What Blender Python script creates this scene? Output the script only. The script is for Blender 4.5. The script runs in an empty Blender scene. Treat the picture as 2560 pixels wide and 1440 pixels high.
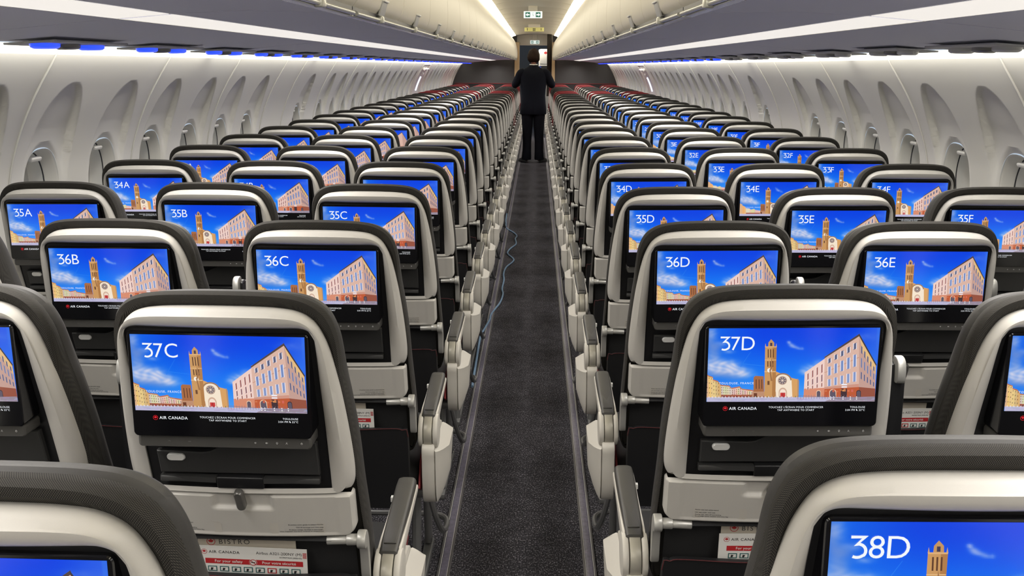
import bpy, bmesh, math, random
from math import sin, cos, pi, sqrt, atan2
from mathutils import Vector, Matrix
random.seed(7)
SC = bpy.context.scene
COL = SC.collection
# ------------------------------------------------------------------ materials
def lin(c):
    return tuple((v/12.92 if v <= .04045 else ((v+.055)/1.055)**2.4) for v in c)
def rgb(r, g, b): return lin((r/255., g/255., b/255.))
MATS = {}
def mat(name, col=(.5, .5, .5), rough=.5, metal=0., emit=None, strength=1., bump=None, spec=.5, coat=0., trans=0.):
    m = bpy.data.materials.new(name); m.use_nodes = True
    nt = m.node_tree; b = nt.nodes['Principled BSDF']
    b.inputs['Base Color'].default_value = (*col, 1); b.inputs['Roughness'].default_value = rough
    b.inputs['Metallic'].default_value = metal; b.inputs['Specular IOR Level'].default_value = spec
    b.inputs['Coat Weight'].default_value = coat; b.inputs['Transmission Weight'].default_value = trans
    if emit:
        b.inputs['Emission Color'].default_value = (*emit, 1); b.inputs['Emission Strength'].default_value = strength
    if bump:
        sc, st, var = bump
        tc = nt.nodes.new('ShaderNodeTexCoord'); n = nt.nodes.new('ShaderNodeTexNoise')
        n.inputs['Scale'].default_value = sc; n.inputs['Detail'].default_value = 3
        nt.links.new(tc.outputs['Object'], n.inputs['Vector'])
        bp = nt.nodes.new('ShaderNodeBump'); bp.inputs['Strength'].default_value = st; bp.inputs['Distance'].default_value = .001
        nt.links.new(n.outputs['Fac'], bp.inputs['Height']); nt.links.new(bp.outputs['Normal'], b.inputs['Normal'])
        if var:
            mr = nt.nodes.new('ShaderNodeMapRange'); mr.inputs['To Min'].default_value = 1-var; mr.inputs['To Max'].default_value = 1+var
            mx = nt.nodes.new('ShaderNodeMix'); mx.data_type = 'RGBA'; mx.blend_type = 'MULTIPLY'; mx.inputs['Factor'].default_value = 1
            nt.links.new(n.outputs['Fac'], mr.inputs['Value'])
            mx.inputs['A'].default_value = (*col, 1); nt.links.new(mr.outputs['Result'], mx.inputs['B'])
            nt.links.new(mx.outputs['Result'], b.inputs['Base Color'])
    MATS[name] = m
    return m
M_SHELL = mat('warm_white_plastic', (.495, .478, .448), .42, bump=(900, .05, .02))
M_TRAY = mat('tray_plastic', (.485, .468, .436), .45, bump=(1200, .06, .02))
M_BEZEL = mat('black_plastic', (.009, .009, .010), .42)
M_FLAP = mat('charcoal_plastic', (.034, .034, .034), .5, bump=(1500, .1, .05))
M_GLASS = mat('black_glass', (.003, .003, .004), .12)
M_STRIP = mat('gunmetal_plastic', (.055, .053, .05), .38)
M_SILVER = mat('satin_silver', (.80, .80, .78), .34, .1)
M_DSILVER = mat('dark_silver', (.17, .165, .155), .33, .6)
M_ALU = mat('cast_aluminium', (.44, .435, .41), .38, .45)
M_LEATHER = mat('grey_leather', (.045, .043, .041), .55, bump=(500, .15, .08))
M_REDLEA = mat('red_leather', (.22, .018, .022), .5, bump=(500, .15, .08))
M_CUSH = mat('black_fabric', (.012, .012, .013), .85, bump=(1800, .25, .2))
M_POCKET = mat('black_vinyl', (.010, .010, .011), .5)
M_REDTRIM = mat('red_trim_fabric', (.20, .014, .018), .7)
M_PIPE = mat('dark_red_piping', (.07, .008, .010), .7)
M_PAD = mat('armrest_pad', (.052, .050, .045), .42, bump=(1500, .08, .05))
M_ARMW = mat('armrest_white', (.60, .575, .52), .4)
M_BEIGE = mat('armrest_metallic', (.42, .40, .34), .36, .25)
M_LEG = mat('leg_paint', (.20, .20, .20), .4, .5)
M_PAPER = mat('white_card', (.72, .71, .68), .55)
M_CREAMCARD = mat('cream_card', (.55, .50, .42), .6)
M_INK = mat('dark_ink', (.02, .02, .022), .6)
M_REDINK = mat('red_ink', (.45, .02, .025), .55)
M_WALL = mat('wall_panel', (.80, .785, .735), .5, bump=(700, .06, .015))
M_SEAM = mat('panel_joint', (.70, .69, .66), .4)
M_SEAMD = mat('dark_gasket', (.05, .05, .055), .8)  # dark gasket round the window panes
M_BINU = mat('bin_underside_grey', (.71, .72, .87), .55, bump=(900, .06, .03))
M_BIND = mat('bin_door_cream', (.72, .68, .60), .45, bump=(700, .05, .01))
M_CEIL = mat('ceiling_panel', (.47, .445, .39), .5, bump=(700, .05, .01))
M_RAIL = mat('rail_clear_grey', (.50, .50, .46), .22, .3)
M_RAILD = mat('rail_dark', (.06, .06, .075), .4)
M_BULK = mat('bulkhead_charcoal', (.040, .039, .039), .6, bump=(600, .1, .06))
M_BULKB = mat('bulkhead_black', (.012, .012, .013), .45)
M_WOOD = mat('tan_laminate', (.48, .34, .185), .45, bump=(60, .05, .12))
M_CURTAIN = mat('brown_curtain', (.055, .043, .032), .8)
M_GALLEY = mat('galley_white', (.62, .60, .55), .45)
M_DARK = mat('dark_void', (.006, .006, .007), .8)
M_PSU = mat('service_unit_grey', (.45, .45, .46), .45)
M_SKIN = mat('skin', (.50, .27, .19), .55)
M_HAIR = mat('dark_hair', (.016, .009, .006), .85, bump=(160, .8, .6), spec=.12)
M_SUIT = mat('navy_suit', (.003, .0038, .0075), .9, bump=(900, .2, .15), spec=.15)
M_TROU = mat('dark_trousers', (.0035, .004, .007), .9, bump=(900, .2, .15), spec=.15)
M_SHOE = mat('black_shoe', (.008, .008, .008), .35)
M_CABLE = mat('blue_cable', (.17, .27, .40), .5)
M_GLOW_W = mat('wall_light_lens', (.8, .8, .75), .5, emit=(1., .97, .80), strength=1.0)
M_LENS_T = mat('wall_light_tube', (.8, .8, .75), .5, emit=(1., .96, .82), strength=6.0)
M_STRIP_B = mat('bin_emissive_strip', (.5, .5, .48), .4, emit=(1., .945, .87), strength=.80)
M_GLOW_C = mat('ceiling_edge_glow', (.7, .68, .6), .5, emit=(1., .935, .76), strength=10.5)
M_BLUE = mat('blue_light', (.02, .03, .2), .3, emit=(.015, .055, 1.), strength=1.6)
M_OFF = mat('unlit_lens', (.55, .55, .55), .3)
M_SIGNW = mat('exit_sign_white', (.6, .6, .6), .4, emit=(.80, .95, .92), strength=.75)
M_SIGNG = mat('exit_sign_green', (.01, .10, .07), .4, emit=(.01, .10, .075), strength=.6)
M_SIGNY = mat('yellow_placard', (.62, .60, .24), .5)
M_DOORGLOW = mat('door_light', (.7, .7, .75), .4, emit=(.80, .88, 1.), strength=1.3)
M_PATH = mat('path_strip', (.14, .13, .17), .3, bump=(90, .3, .5))
M_PATHE = mat('path_strip_edge', (.09, .085, .085), .35)
M_TXT = mat('screen_white', (0, 0, 0), .5, emit=(.93, .96, 1.), strength=.95)
M_TXTR = mat('screen_red', (0, 0, 0), .5, emit=(.75, .01, .02), strength=.95)
M_ICON = mat('icon_white', (.6, .6, .6), .5)
M_SCRB = mat('galley_screen', (0, 0, 0), .4, emit=(.02, .06, .7), strength=.9)

def knit(name, dark, light, P=.0022):
    m = bpy.data.materials.new(name); m.use_nodes = True
    nt = m.node_tree; b = nt.nodes['Principled BSDF']; b.inputs['Roughness'].default_value = .85
    b.inputs['Specular IOR Level'].default_value = .25
    tc = nt.nodes.new('ShaderNodeTexCoord'); sp = nt.nodes.new('ShaderNodeSeparateXYZ'); nt.links.new(tc.outputs['Object'], sp.inputs[0])
    def mth(op, a, c=None):
        n = nt.nodes.new('ShaderNodeMath'); n.operation = op
        for i, v in enumerate((a, c)):
            if v is None: continue
            if isinstance(v, (int, float)): n.inputs[i].default_value = v
            else: nt.links.new(v, n.inputs[i])
        return n.outputs[0]
    zy = mth('ADD', sp.outputs[2], sp.outputs[1])
    s1 = mth('SINE', mth('MULTIPLY', sp.outputs[0], 2*pi/P)); s2 = mth('SINE', mth('MULTIPLY', zy, 2*pi/(P*1.4)))
    f = mth('ADD', mth('MULTIPLY', mth('MULTIPLY', s1, s2), .5), .5)
    f3 = mth('POWER', f, 2.5)
    mx = nt.nodes.new('ShaderNodeMix'); mx.data_type = 'RGBA'
    mx.inputs['A'].default_value = (*dark, 1); mx.inputs['B'].default_value = (*light, 1)
    nt.links.new(f3, mx.inputs['Factor']); nt.links.new(mx.outputs['Result'], b.inputs['Base Color'])
    bp = nt.nodes.new('ShaderNodeBump'); bp.inputs['Strength'].default_value = .5; bp.inputs['Distance'].default_value = .0006
    nt.links.new(f, bp.inputs['Height']); nt.links.new(bp.outputs['Normal'], b.inputs['Normal'])
    return m
M_KNIT = knit('charcoal_knit', (.0085, .008, .0078), (.095, .088, .076))
M_KNITR = knit('red_knit', (.13, .010, .013), (.26, .04, .042))

def carpet():
    m = bpy.data.materials.new('speckled_carpet'); m.use_nodes = True
    nt = m.node_tree; b = nt.nodes['Principled BSDF']; b.inputs['Roughness'].default_value = .9; b.inputs['Specular IOR Level'].default_value = .15
    tc = nt.nodes.new('ShaderNodeTexCoord')
    mp = nt.nodes.new('ShaderNodeMapping'); mp.inputs['Scale'].default_value = (1, .55, 1); nt.links.new(tc.outputs['Object'], mp.inputs[0])
    n = nt.nodes.new('ShaderNodeTexNoise'); n.inputs['Scale'].default_value = 210; n.inputs['Detail'].default_value = 4; n.inputs['Roughness'].default_value = .7
    n2 = nt.nodes.new('ShaderNodeTexNoise'); n2.inputs['Scale'].default_value = 14; n2.inputs['Detail'].default_value = 2
    nt.links.new(mp.outputs[0], n.inputs['Vector']); nt.links.new(tc.outputs['Object'], n2.inputs['Vector'])
    r = nt.nodes.new('ShaderNodeValToRGB'); e = r.color_ramp.elements
    e[0].position = .40; e[0].color = (.017, .0165, .019, 1); e[1].position = .67; e[1].color = (.33, .315, .345, 1)
    x = e.new(.54); x.color = (.043, .041, .048, 1)
    nt.links.new(n.outputs['Fac'], r.inputs['Fac'])
    mr = nt.nodes.new('ShaderNodeMapRange'); mr.inputs['From Min'].default_value = .3; mr.inputs['From Max'].default_value = .7
    mr.inputs['To Min'].default_value = .75; mr.inputs['To Max'].default_value = 1.2; nt.links.new(n2.outputs['Fac'], mr.inputs['Value'])
    mx = nt.nodes.new('ShaderNodeMix'); mx.data_type = 'RGBA'; mx.blend_type = 'MULTIPLY'; mx.inputs['Factor'].default_value = 1
    nt.links.new(r.outputs['Color'], mx.inputs['A']); nt.links.new(mr.outputs['Result'], mx.inputs['B'])
    nt.links.new(mx.outputs['Result'], b.inputs['Base Color'])
    bp = nt.nodes.new('ShaderNodeBump'); bp.inputs['Strength'].default_value = .5; bp.inputs['Distance'].default_value = .002
    nt.links.new(n.outputs['Fac'], bp.inputs['Height']); nt.links.new(bp.outputs['Normal'], b.inputs['Normal'])
    return m
M_CARPET = carpet()

def paint_mat():
    m = bpy.data.materials.new('screen_picture_pixels'); m.use_nodes = True
    nt = m.node_tree; b = nt.nodes['Principled BSDF']; b.inputs['Base Color'].default_value = (0, 0, 0, 1); b.inputs['Roughness'].default_value = .15
    a = nt.nodes.new('ShaderNodeVertexColor'); a.layer_name = 'Col'
    nt.links.new(a.outputs['Color'], b.inputs['Emission Color']); b.inputs['Emission Strength'].default_value = 1.0
    return m
M_PIC = paint_mat()

def pane_mat():
    m = bpy.data.materials.new('window_pane_glass'); m.use_nodes = True
    nt = m.node_tree; nt.nodes.clear()
    o = nt.nodes.new('ShaderNodeOutputMaterial'); t = nt.nodes.new('ShaderNodeBsdfTransparent'); g = nt.nodes.new('ShaderNodeBsdfGlossy')
    g.inputs['Roughness'].default_value = .03; t.inputs['Color'].default_value = (.9, .93, .95, 1)
    mx = nt.nodes.new('ShaderNodeMixShader'); fr = nt.nodes.new('ShaderNodeFresnel'); fr.inputs['IOR'].default_value = 1.45
    nt.links.new(fr.outputs[0], mx.inputs[0]); nt.links.new(t.outputs[0], mx.inputs[1]); nt.links.new(g.outputs[0], mx.inputs[2])
    nt.links.new(mx.outputs[0], o.inputs[0])
    return m
M_PANE = pane_mat()

# ------------------------------------------------------------------ mesh helpers
class MB:
    def __init__(s): s.v = []; s.f = []; s.m = []
    def add(s, vs, fs, m=0):
        o = len(s.v); s.v += [tuple(p) for p in vs]
        s.f += [tuple(i+o for i in f) for f in fs]; s.m += [m]*len(fs); return s
    def box(s, c, d, rot=None, m=0, bev=0.):
        x, y, z = d[0]/2, d[1]/2, d[2]/2
        if bev:
            b = min(bev, x*.98, y*.98, z*.98)
            def ring(zz, ins):
                pts = []
                for sx, sy, a0 in ((1, 1, 0), (-1, 1, 90), (-1, -1, 180), (1, -1, 270)):
                    for k in range(4):
                        a = math.radians(a0+30*k); pts.append((sx*(x-b)+cos(a)*(b-ins), sy*(y-b)+sin(a)*(b-ins), zz))
                return pts
            rs = []
            for k in range(4):
                a = pi/2*k/3; rs.append(ring(-z+b-b*cos(a), b-b*sin(a)))
            for k in range(4):
                a = pi/2*k/3; rs.append(ring(z-b+b*sin(a), b-b*cos(a)))
            t = MB().loft(rs, True, True)
            vs, fs = t.v, t.f
        else:
            vs = [(sx*x, sy*y, sz*z) for sz in (-1, 1) for sy in (-1, 1) for sx in (-1, 1)]
            fs = [(0, 2, 3, 1), (4, 5, 7, 6), (0, 1, 5, 4), (2, 6, 7, 3), (0, 4, 6, 2), (1, 3, 7, 5)]
        R = rot if rot is not None else Matrix.Identity(3)
        C = Vector(c); return s.add([R @ Vector(p) + C for p in vs], fs, m)
    def loft(s, rings, closed=True, caps=False, m=0):
        n = len(rings[0]); vs = [p for r in rings for p in r]; fs = []
        for i in range(len(rings)-1):
            for j in range(n if closed else n-1):
                a = i*n+j; b = i*n+(j+1) % n; fs.append((a, b, b+n, a+n))
        if caps:
            fs.append(tuple(reversed(range(n)))); fs.append(tuple(range((len(rings)-1)*n, len(rings)*n)))
        return s.add(vs, fs, m)
    def tube(s, path, r, n=8, m=0, caps=True):
        P = [Vector(p) for p in path]; rings = []
        up = Vector((0, 0, 1)); prev = None
        for i, p in enumerate(P):
            t = (P[min(i+1, len(P)-1)]-P[max(i-1, 0)]).normalized()
            if prev is None:
                a = up if abs(t.z) < .95 else Vector((1, 0, 0)); u = t.cross(a).normalized()
            else:
                u = (prev - t*prev.dot(t)).normalized()
            prev = u; w = t.cross(u); rr = r[i] if isinstance(r, (list, tuple)) else r
            rings.append([p+(u*cos(2*pi*k/n)+w*sin(2*pi*k/n))*rr for k in range(n)])
        return s.loft(rings, True, caps, m)
    def cyl(s, a, b, r, n=20, m=0, bev=0.):
        a = Vector(a); b = Vector(b)
        if bev:
            d = (b-a).normalized()
            return s.tube([a, a+d*bev*.3, a+d*bev, b-d*bev, b-d*bev*.3, b], [r-bev, r-bev*.3, r, r, r-bev*.3, r-bev], n, m)
        return s.tube([a, b], r, n, m)
    def prism(s, pts, x0, x1, bev=.0, m=0):
        """outline in (y,z), extruded along x from x0 to x1, rounded edges"""
        cy = sum(p[0] for p in pts)/len(pts); cz = sum(p[1] for p in pts)/len(pts)
        n = len(pts)
        def inset(d):
            out = []
            for i in range(n):
                a, p, c = pts[i-1], pts[i], pts[(i+1) % n]
                e1 = Vector((p[0]-a[0], p[1]-a[1])).normalized(); e2 = Vector((c[0]-p[0], c[1]-p[1])).normalized()
                n1 = Vector((e1.y, -e1.x)); n2 = Vector((e2.y, -e2.x)); nn = (n1+n2)
                if nn.length < 1e-6: nn = n1
                nn.normalize()
                if nn.dot(Vector((p[0]-cy, p[1]-cz))) < 0 and False: nn = -nn
                out.append((p[0]-nn.x*d*s_o, p[1]-nn.y*d*s_o))
            return out
        area = sum(pts[i-1][0]*pts[i][1]-pts[i][0]*pts[i-1][1] for i in range(n)); s_o = 1 if area > 0 else -1
        sg = 1 if x1 > x0 else -1
        if bev:
            lv = [(x0, bev), (x0+sg*bev*.3, bev*.3), (x0+sg*bev, 0), (x1-sg*bev, 0), (x1-sg*bev*.3, bev*.3), (x1, bev)]
        else: lv = [(x0, 0), (x1, 0)]
        return s.loft([[(x, y, z) for y, z in inset(d)] for x, d in lv], True, True, m)
    def xform(s, M): s.v = [tuple(M @ Vector(p)) for p in s.v]; return s
    def mesh(s, name, mats, sharp=35, recalc=True):
        me = bpy.data.meshes.new(name); me.from_pydata(s.v, [], s.f)
        for q in (mats if isinstance(mats, (list, tuple)) else [mats]): me.materials.append(q)
        me.polygons.foreach_set('material_index', s.m)
        if recalc:
            bm = bmesh.new(); bm.from_mesh(me); bmesh.ops.recalc_face_normals(bm, faces=bm.faces); bm.to_mesh(me); bm.free()
        if sharp:
            me.polygons.foreach_set('use_smooth', [True]*len(me.polygons)); me.set_sharp_from_angle(angle=math.radians(sharp))
        me.update(); return me
    def build(s, name, mats, parent=None, sharp=35, recalc=True):
        return link(name, s.mesh(name, mats, sharp, recalc), parent)
def link(name, me, parent=None):
    o = bpy.data.objects.new(name, me); COL.objects.link(o)
    if parent is not None: o.parent = parent
    return o
def thing(name, label, cat, loc=(0, 0, 0), group=None):
    o = bpy.data.objects.new(name, None); COL.objects.link(o); o.location = loc; o.empty_display_size = .1
    o['label'] = label; o['category'] = cat
    if group: o['group'] = group
    return o
def tag(o, label, cat, group=None):
    o['label'] = label; o['category'] = cat
    if group: o['group'] = group
    return o
def struct(o): o['kind'] = 'structure'; return o
def catmull(pts, sub, closed=False):
    out = []; n = len(pts)
    for i in range(n if closed else n-1):
        p = [pts[(i+k) % n] if closed else pts[min(max(i+k, 0), n-1)] for k in (-1, 0, 1, 2)]
        for k in range(sub):
            t = k/sub
            out.append(tuple(.5*((2*p[1][d])+(-p[0][d]+p[2][d])*t+(2*p[0][d]-5*p[1][d]+4*p[2][d]-p[3][d])*t*t+(-p[0][d]+3*p[1][d]-3*p[2][d]+p[3][d])*t**3) for d in range(len(pts[0]))))
    if not closed: out.append(tuple(pts[-1]))
    return out
_fcache = {}
def text_mb(txt, size, offset=0., align='LEFT', sp=1.0):
    """flat glyph mesh in the x,z plane (facing -y), baseline at z=0, cap height = size"""
    key = (txt, offset, sp)
    if key not in _fcache:
        cu = bpy.data.curves.new('t', 'FONT'); cu.body = txt; cu.size = 1; cu.offset = offset; cu.space_character = sp
        cu.resolution_u = 4
        ob = bpy.data.objects.new('t', cu); COL.objects.link(ob)
        dg = bpy.context.evaluated_depsgraph_get()
        me = bpy.data.meshes.new_from_object(ob.evaluated_get(dg))
        vs = [(v.co.x, 0, v.co.y) for v in me.vertices]; fs = [tuple(p.vertices) for p in me.polygons]
        bpy.data.objects.remove(ob); bpy.data.curves.remove(cu); bpy.data.meshes.remove(me)
        _fcache[key] = (vs, fs)
    vs, fs = _fcache[key]
    k = size/.69
    x0 = min(v[0] for v in vs); x1 = max(v[0] for v in vs)
    dx = -x0 if align == 'LEFT' else (-(x0+x1)/2 if align == 'CENTER' else -x1)
    m = MB(); m.add([((v[0]+dx)*k, 0, v[2]*k) for v in vs], fs); m.w = (x1-x0)*k
    return m
LEAF = [(0, 1), (.16, .68), (.38, .80), (.30, .36), (.52, .52), (.60, .40), (.92, .40), (.80, .16), (.95, .06), (.52, -.30), (.56, -.46), (.06, -.40), (.07, -.9)]
LEAF = LEAF + [(-x, y) for x, y in reversed(LEAF[1:])]
def leaf_faces(mb, cx, cz, r, y, m=0):
    vs = [(cx, y, cz)] + [(cx+px*r, y, cz+pz*r) for px, pz in LEAF]; n = len(LEAF)
    mb.add(vs, [(0, 1+i, 1+(i+1) % n) for i in range(n)], m)
def disc(mb, cx, cz, r, y, m=0, r0=0., n=24):
    if r0:
        vs = [(cx+q*cos(2*pi*k/n), y, cz+q*sin(2*pi*k/n)) for q in (r, r0) for k in range(n)]
        mb.add(vs, [(k, (k+1) % n, n+(k+1) % n, n+k) for k in range(n)], m)
    else:
        mb.add([(cx+r*cos(2*pi*k/n), y, cz+r*sin(2*pi*k/n)) for k in range(n)], [tuple(range(n))], m)
def roundel(mb, cx, cz, r, y, m=0):
    disc(mb, cx, cz, r, y, m, r*.86); leaf_faces(mb, cx, cz+.06*r, r*.66, y, m)
def smooth(a, b, x):
    t = min(max((x-a)/(b-a), 0), 1); return t*t*(3-2*t)

# ------------------------------------------------------------------ the picture on the screens
W = .3007
PH = .1375          # picture height on the display
class Pic:
    """coloured polygons in picture coordinates; stored as one flat mesh with a colour attribute"""
    def __init__(s): s.v = []; s.f = []; s.c = []; s.lay = 0; s.base = 0
    def P(s, x, y): # photo-like pixel coordinates -> local metres
        u = (x-708+.052*(y-255))/811.; v = (y-255)/371.
        u = min(max(u, 0), 1); v = min(max(v, 0), 1)
        return ((u-.5)*W, -s.lay*1e-5-(len(s.f)-s.base)*4e-7 if s.lay else 0, -v*PH)
    def poly(s, pts, col, raw=False):
        o = len(s.v); s.v += [s.P(*p) for p in pts]; s.f.append(tuple(range(o, o+len(pts))))
        c = rgb(*col); s.c.append([c]*len(pts))
    def tri_fan(s, pts, col): s.poly(pts, col)
    def quadg(s, x0, y0, x1, y1, col): s.poly([(x0, y0), (x1, y0), (x1, y1), (x0, y1)], col)
    def ell(s, cx, cy, rx, ry, col, n=16, a0=0, a1=360):
        s.poly([(cx+rx*cos(math.radians(a0+(a1-a0)*k/n)), cy-ry*sin(math.radians(a0+(a1-a0)*k/n))) for k in range(n+(0 if a1-a0 >= 360 else 1))], col)
def lerp(a, b, t): return tuple(x+(y-x)*t for x, y in zip(a, b))
def blobs(x, y, L):
    return sum(w*math.exp(-(((x-cx)/rx)**2+((y-cy)/ry)**2)) for cx, cy, rx, ry, w in L)
CL_W = [(1088, 326, 9, 7, .7), (1100, 340, 14, 8, .75), (1118, 350, 16, 6, .7), (1138, 358, 14, 5, .65), (1152, 356, 6, 7, .4), (835, 468, 60, 18, 1.), (800, 440, 45, 26, .8), (760, 450, 60, 26, .8), (870, 488, 45, 14, .7), (720, 430, 40, 50, .6), (1200, 455, 40, 18, .8), (1165, 475, 28, 14, .7), (1240, 430, 28, 16, .6), (725, 280, 22, 30, .5), (770, 330, 30, 12, .35), (800, 372, 26, 9, .4), (1440, 300, 60, 18, .18)]
CL_G = [(760, 478, 80, 20, .9), (730, 390, 26, 60, .6), (710, 300, 20, 60, .7), (830, 500, 60, 16, .5), (745, 345, 30, 20, .5)]
def sky(x, y):
    v = (y-255)/371.; u = (x-700)/811.
    c = lerp((8, 66, 226), (24, 128, 246), smooth(0, .8, v)) if u < .99 else (20, 90, 230)
    c = lerp((20, 110, 232), c, smooth(.0, .35, u)*.75+.25)
    c = lerp(c, (118, 178, 246), smooth(.55, 1., v)*.55)
    c = lerp(c, (90, 130, 235), smooth(.82, 1.02, u)*.45)
    g = min(1, blobs(x, y, CL_G)); w = min(1, blobs(x, y, CL_W)*1.05)
    nz = .5+.5*sin(x*.11+2*sin(y*.09))*sin(y*.17+1.3*sin(x*.05))
    c = lerp(c, (128, 150, 205), g*.75); c = lerp(c, (214, 214, 232), w*(.55+.4*nz))
    return c
def make_picture(level):
    p = Pic(); gx, gy = ((150, 70), (60, 28), (16, 8))[level]
    for j in range(gy+1):
        for i in range(gx+1):
            u, v = i/gx, j/gy; p.v.append(((u-.5)*W, 0, -v*PH))
    cg = [[rgb(*sky(708+811*(i/gx)-.052*371*j/gy, 255+371*j/gy)) for i in range(gx+1)] for j in range(gy+1)]
    for j in range(gy):
        for i in range(gx):
            a = j*(gx+1)+i; p.f.append((a, a+1, a+gx+2, a+gx+1)); p.c.append([cg[j][i], cg[j][i+1], cg[j+1][i+1], cg[j+1][i]])
    p.base = len(p.f); rnd = random.Random(3)
    def jit(c, k=12): return tuple(min(255, max(0, q+rnd.randint(-k, k))) for q in c)
    det = level == 0; mid = level <= 1
    p.lay = 1
    # contrails
    if mid:
        p.poly([(868, 432), (970, 443), (970, 445), (868, 435)], (42, 128, 240)); p.poly([(855, 447), (905, 372), (906, 373), (857, 449)], (40, 124, 238))
    p.lay = 2
    # far street on the left
    prof = [(690, 488), (722, 500), (722, 512), (745, 520), (760, 540), (800, 544), (812, 556), (850, 548), (862, 560), (905, 566), (925, 570)]
    for i in range(len(prof)-1):
        (xa, ya), (xb, yb_) = prof[i], prof[i+1]
        if xb-xa < 1: continue
        n = max(1, int((xb-xa)/9)) if det else 1
        for k in range(n):
            x0 = xa+(xb-xa)*k/n; x1 = xa+(xb-xa)*(k+1)/n; y0 = ya+(yb_-ya)*k/n; y1 = ya+(yb_-ya)*(k+1)/n
            p.poly([(x0, y0), (x1, y1), (x1, 604), (x0, 604)], jit((222, 186, 128) if x0 < 760 else (226, 200, 176), 16))
            if det: p.poly([(x0, y0-1), (x1, y1-1), (x1, y1+5), (x0, y0+5)], jit((190, 120, 90), 14))
            if det:
                for q in range(4):
                    yy = y0+10+q*(604-y0-12)/4; p.quadg(x0+2, yy, x0+5, yy+6, jit((120, 96, 80), 20))
    if mid:
        p.quadg(760, 590, 925, 603, (168, 96, 70))
        for k in range(16 if det else 0): p.quadg(762+k*10, 594+rnd.random()*3, 768+k*10, 601, jit((120, 70, 60), 30))
    # big building right: wings
    p.poly([(1163, 478), (1258, 408), (1258, 606), (1158, 604)], (238, 206, 196))
    p.poly([(1258, 398), (1420, 292), (1424, 612), (1256, 606)], (218, 180, 164))
    p.poly([(1420, 292), (1502, 440), (1502, 606), (1424, 612)], (196, 158, 146))
    p.lay = 3
    p.poly([(1256, 400), (1422, 284), (1424, 294), (1258, 406)], (86, 70, 66)); p.poly([(1420, 284), (1506, 440), (1502, 448), (1420, 296)], (66, 58, 62))
    p.poly([(1258, 562), (1423, 552), (1424, 612), (1256, 606)], (190, 92, 58)); p.poly([(1423, 552), (1502, 560), (1502, 606), (1424, 612)], (150, 84, 66))
    p.poly([(1160, 560), (1258, 556), (1256, 606), (1158, 604)], (214, 140, 112))
    p.lay = 4
    if mid:
        p.poly([(1257, 478), (1421, 400), (1421, 404), (1257, 481)], (196, 148, 130)); p.poly([(1257, 552), (1422, 536), (1423, 552), (1257, 562)], (206, 150, 132)); p.poly([(1421, 300), (1502, 444), (1502, 490), (1440, 380)], (226, 186, 130))
        def facade(xa, xb, ytop_a, ytop_b, nc, rows, fw, cols):
            for i in range(nc):
                t = (i+.5)/nc; x = xa+(xb-xa)*t; yt = ytop_a+(ytop_b-ytop_a)*t
                for r0, r1, c in rows:
                    y0 = yt+(606-yt)*r0; y1 = yt+(606-yt)*r1; w = (xb-xa)/nc*fw
                    sk = (ytop_b-ytop_a)/(xb-xa)*(1-(r0+r1)/2)
                    p.poly([(x-w/2, y0-sk*w/2), (x+w/2, y0+sk*w/2), (x+w/2, y1+sk*w/2), (x-w/2, y1-sk*w/2)], c)
                    if det:
                        p.poly([(x-w*.62, y0-1), (x-w*.4, y0-1), (x-w*.4, y1), (x-w*.62, y1)], cols); p.poly([(x+w*.4, y0-1), (x+w*.62, y0-1), (x+w*.62, y1), (x+w*.4, y1)], cols)
        facade(1266, 1416, 398, 294, 5, [(.09, .19, (96, 100, 128)), (.28, .48, (120, 140, 190)), (.57, .73, (132, 150, 196))], .46, (236, 234, 246))
        facade(1168, 1256, 478, 410, 4, [(.10, .32, (160, 104, 100)), (.38, .56, (150, 110, 112)), (.6, .7, (170, 120, 110))], .40, (250, 236, 232))
        facade(1426, 1500, 298, 442, 5, [(.12, .24, (84, 84, 110)), (.32, .48, (110, 120, 160)), (.56, .68, (90, 90, 120))], .4, (180, 170, 190))
        for cx, rx in ((1298, 17), (1230, 11), (1422, 11)):
            p.poly([(cx-rx, 604), (cx-rx, 578)]+[(cx-rx*cos(pi*k/8), 578-rx*.95*sin(pi*k/8)) for k in range(9)]+[(cx+rx, 604)], (235, 200, 170) if cx != 1422 else (60, 46, 50))
            p.poly([(cx-rx*.8, 606), (cx-rx*.8, 580)]+[(cx-rx*.8*cos(pi*k/8), 580-rx*.8*sin(pi*k/8)) for k in range(9)]+[(cx+rx*.8, 606)], (96, 86, 100))
        p.quadg(1336, 560, 1366, 606, (70, 52, 56)); p.quadg(1340, 536, 1366, 543, (236, 236, 244)); p.quadg(1340, 548, 1366, 555, (236, 236, 244))
        if det:
            p.quadg(1344, 566, 1360, 574, (230, 150, 90))
            for k in range(9): p.quadg(1260+k*18, 556+rnd.random()*20, 1270+k*18, 560+rnd.random()*20, jit((206, 110, 76), 14))
    p.lay = 5
    # cathedral
    p.poly([(1124, 520), (1130, 508), (1136, 520), (1134, 604), (1124, 604)], (176, 140, 110))
    p.poly([(918, 502), (926, 494), (966, 496), (968, 604), (916, 604)], (168, 108, 70))
    p.poly([(1020, 470), (1104, 506), (1128, 512), (1128, 604), (1020, 604)], (214, 160, 100))
    p.poly([(1020, 604), (1018, 520)]+[(1058-42*cos(pi*k/12), 516-36*sin(pi*k/12)) for k in range(13)]+[(1104, 604)], (244, 228, 206))
    p.lay = 6
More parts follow.
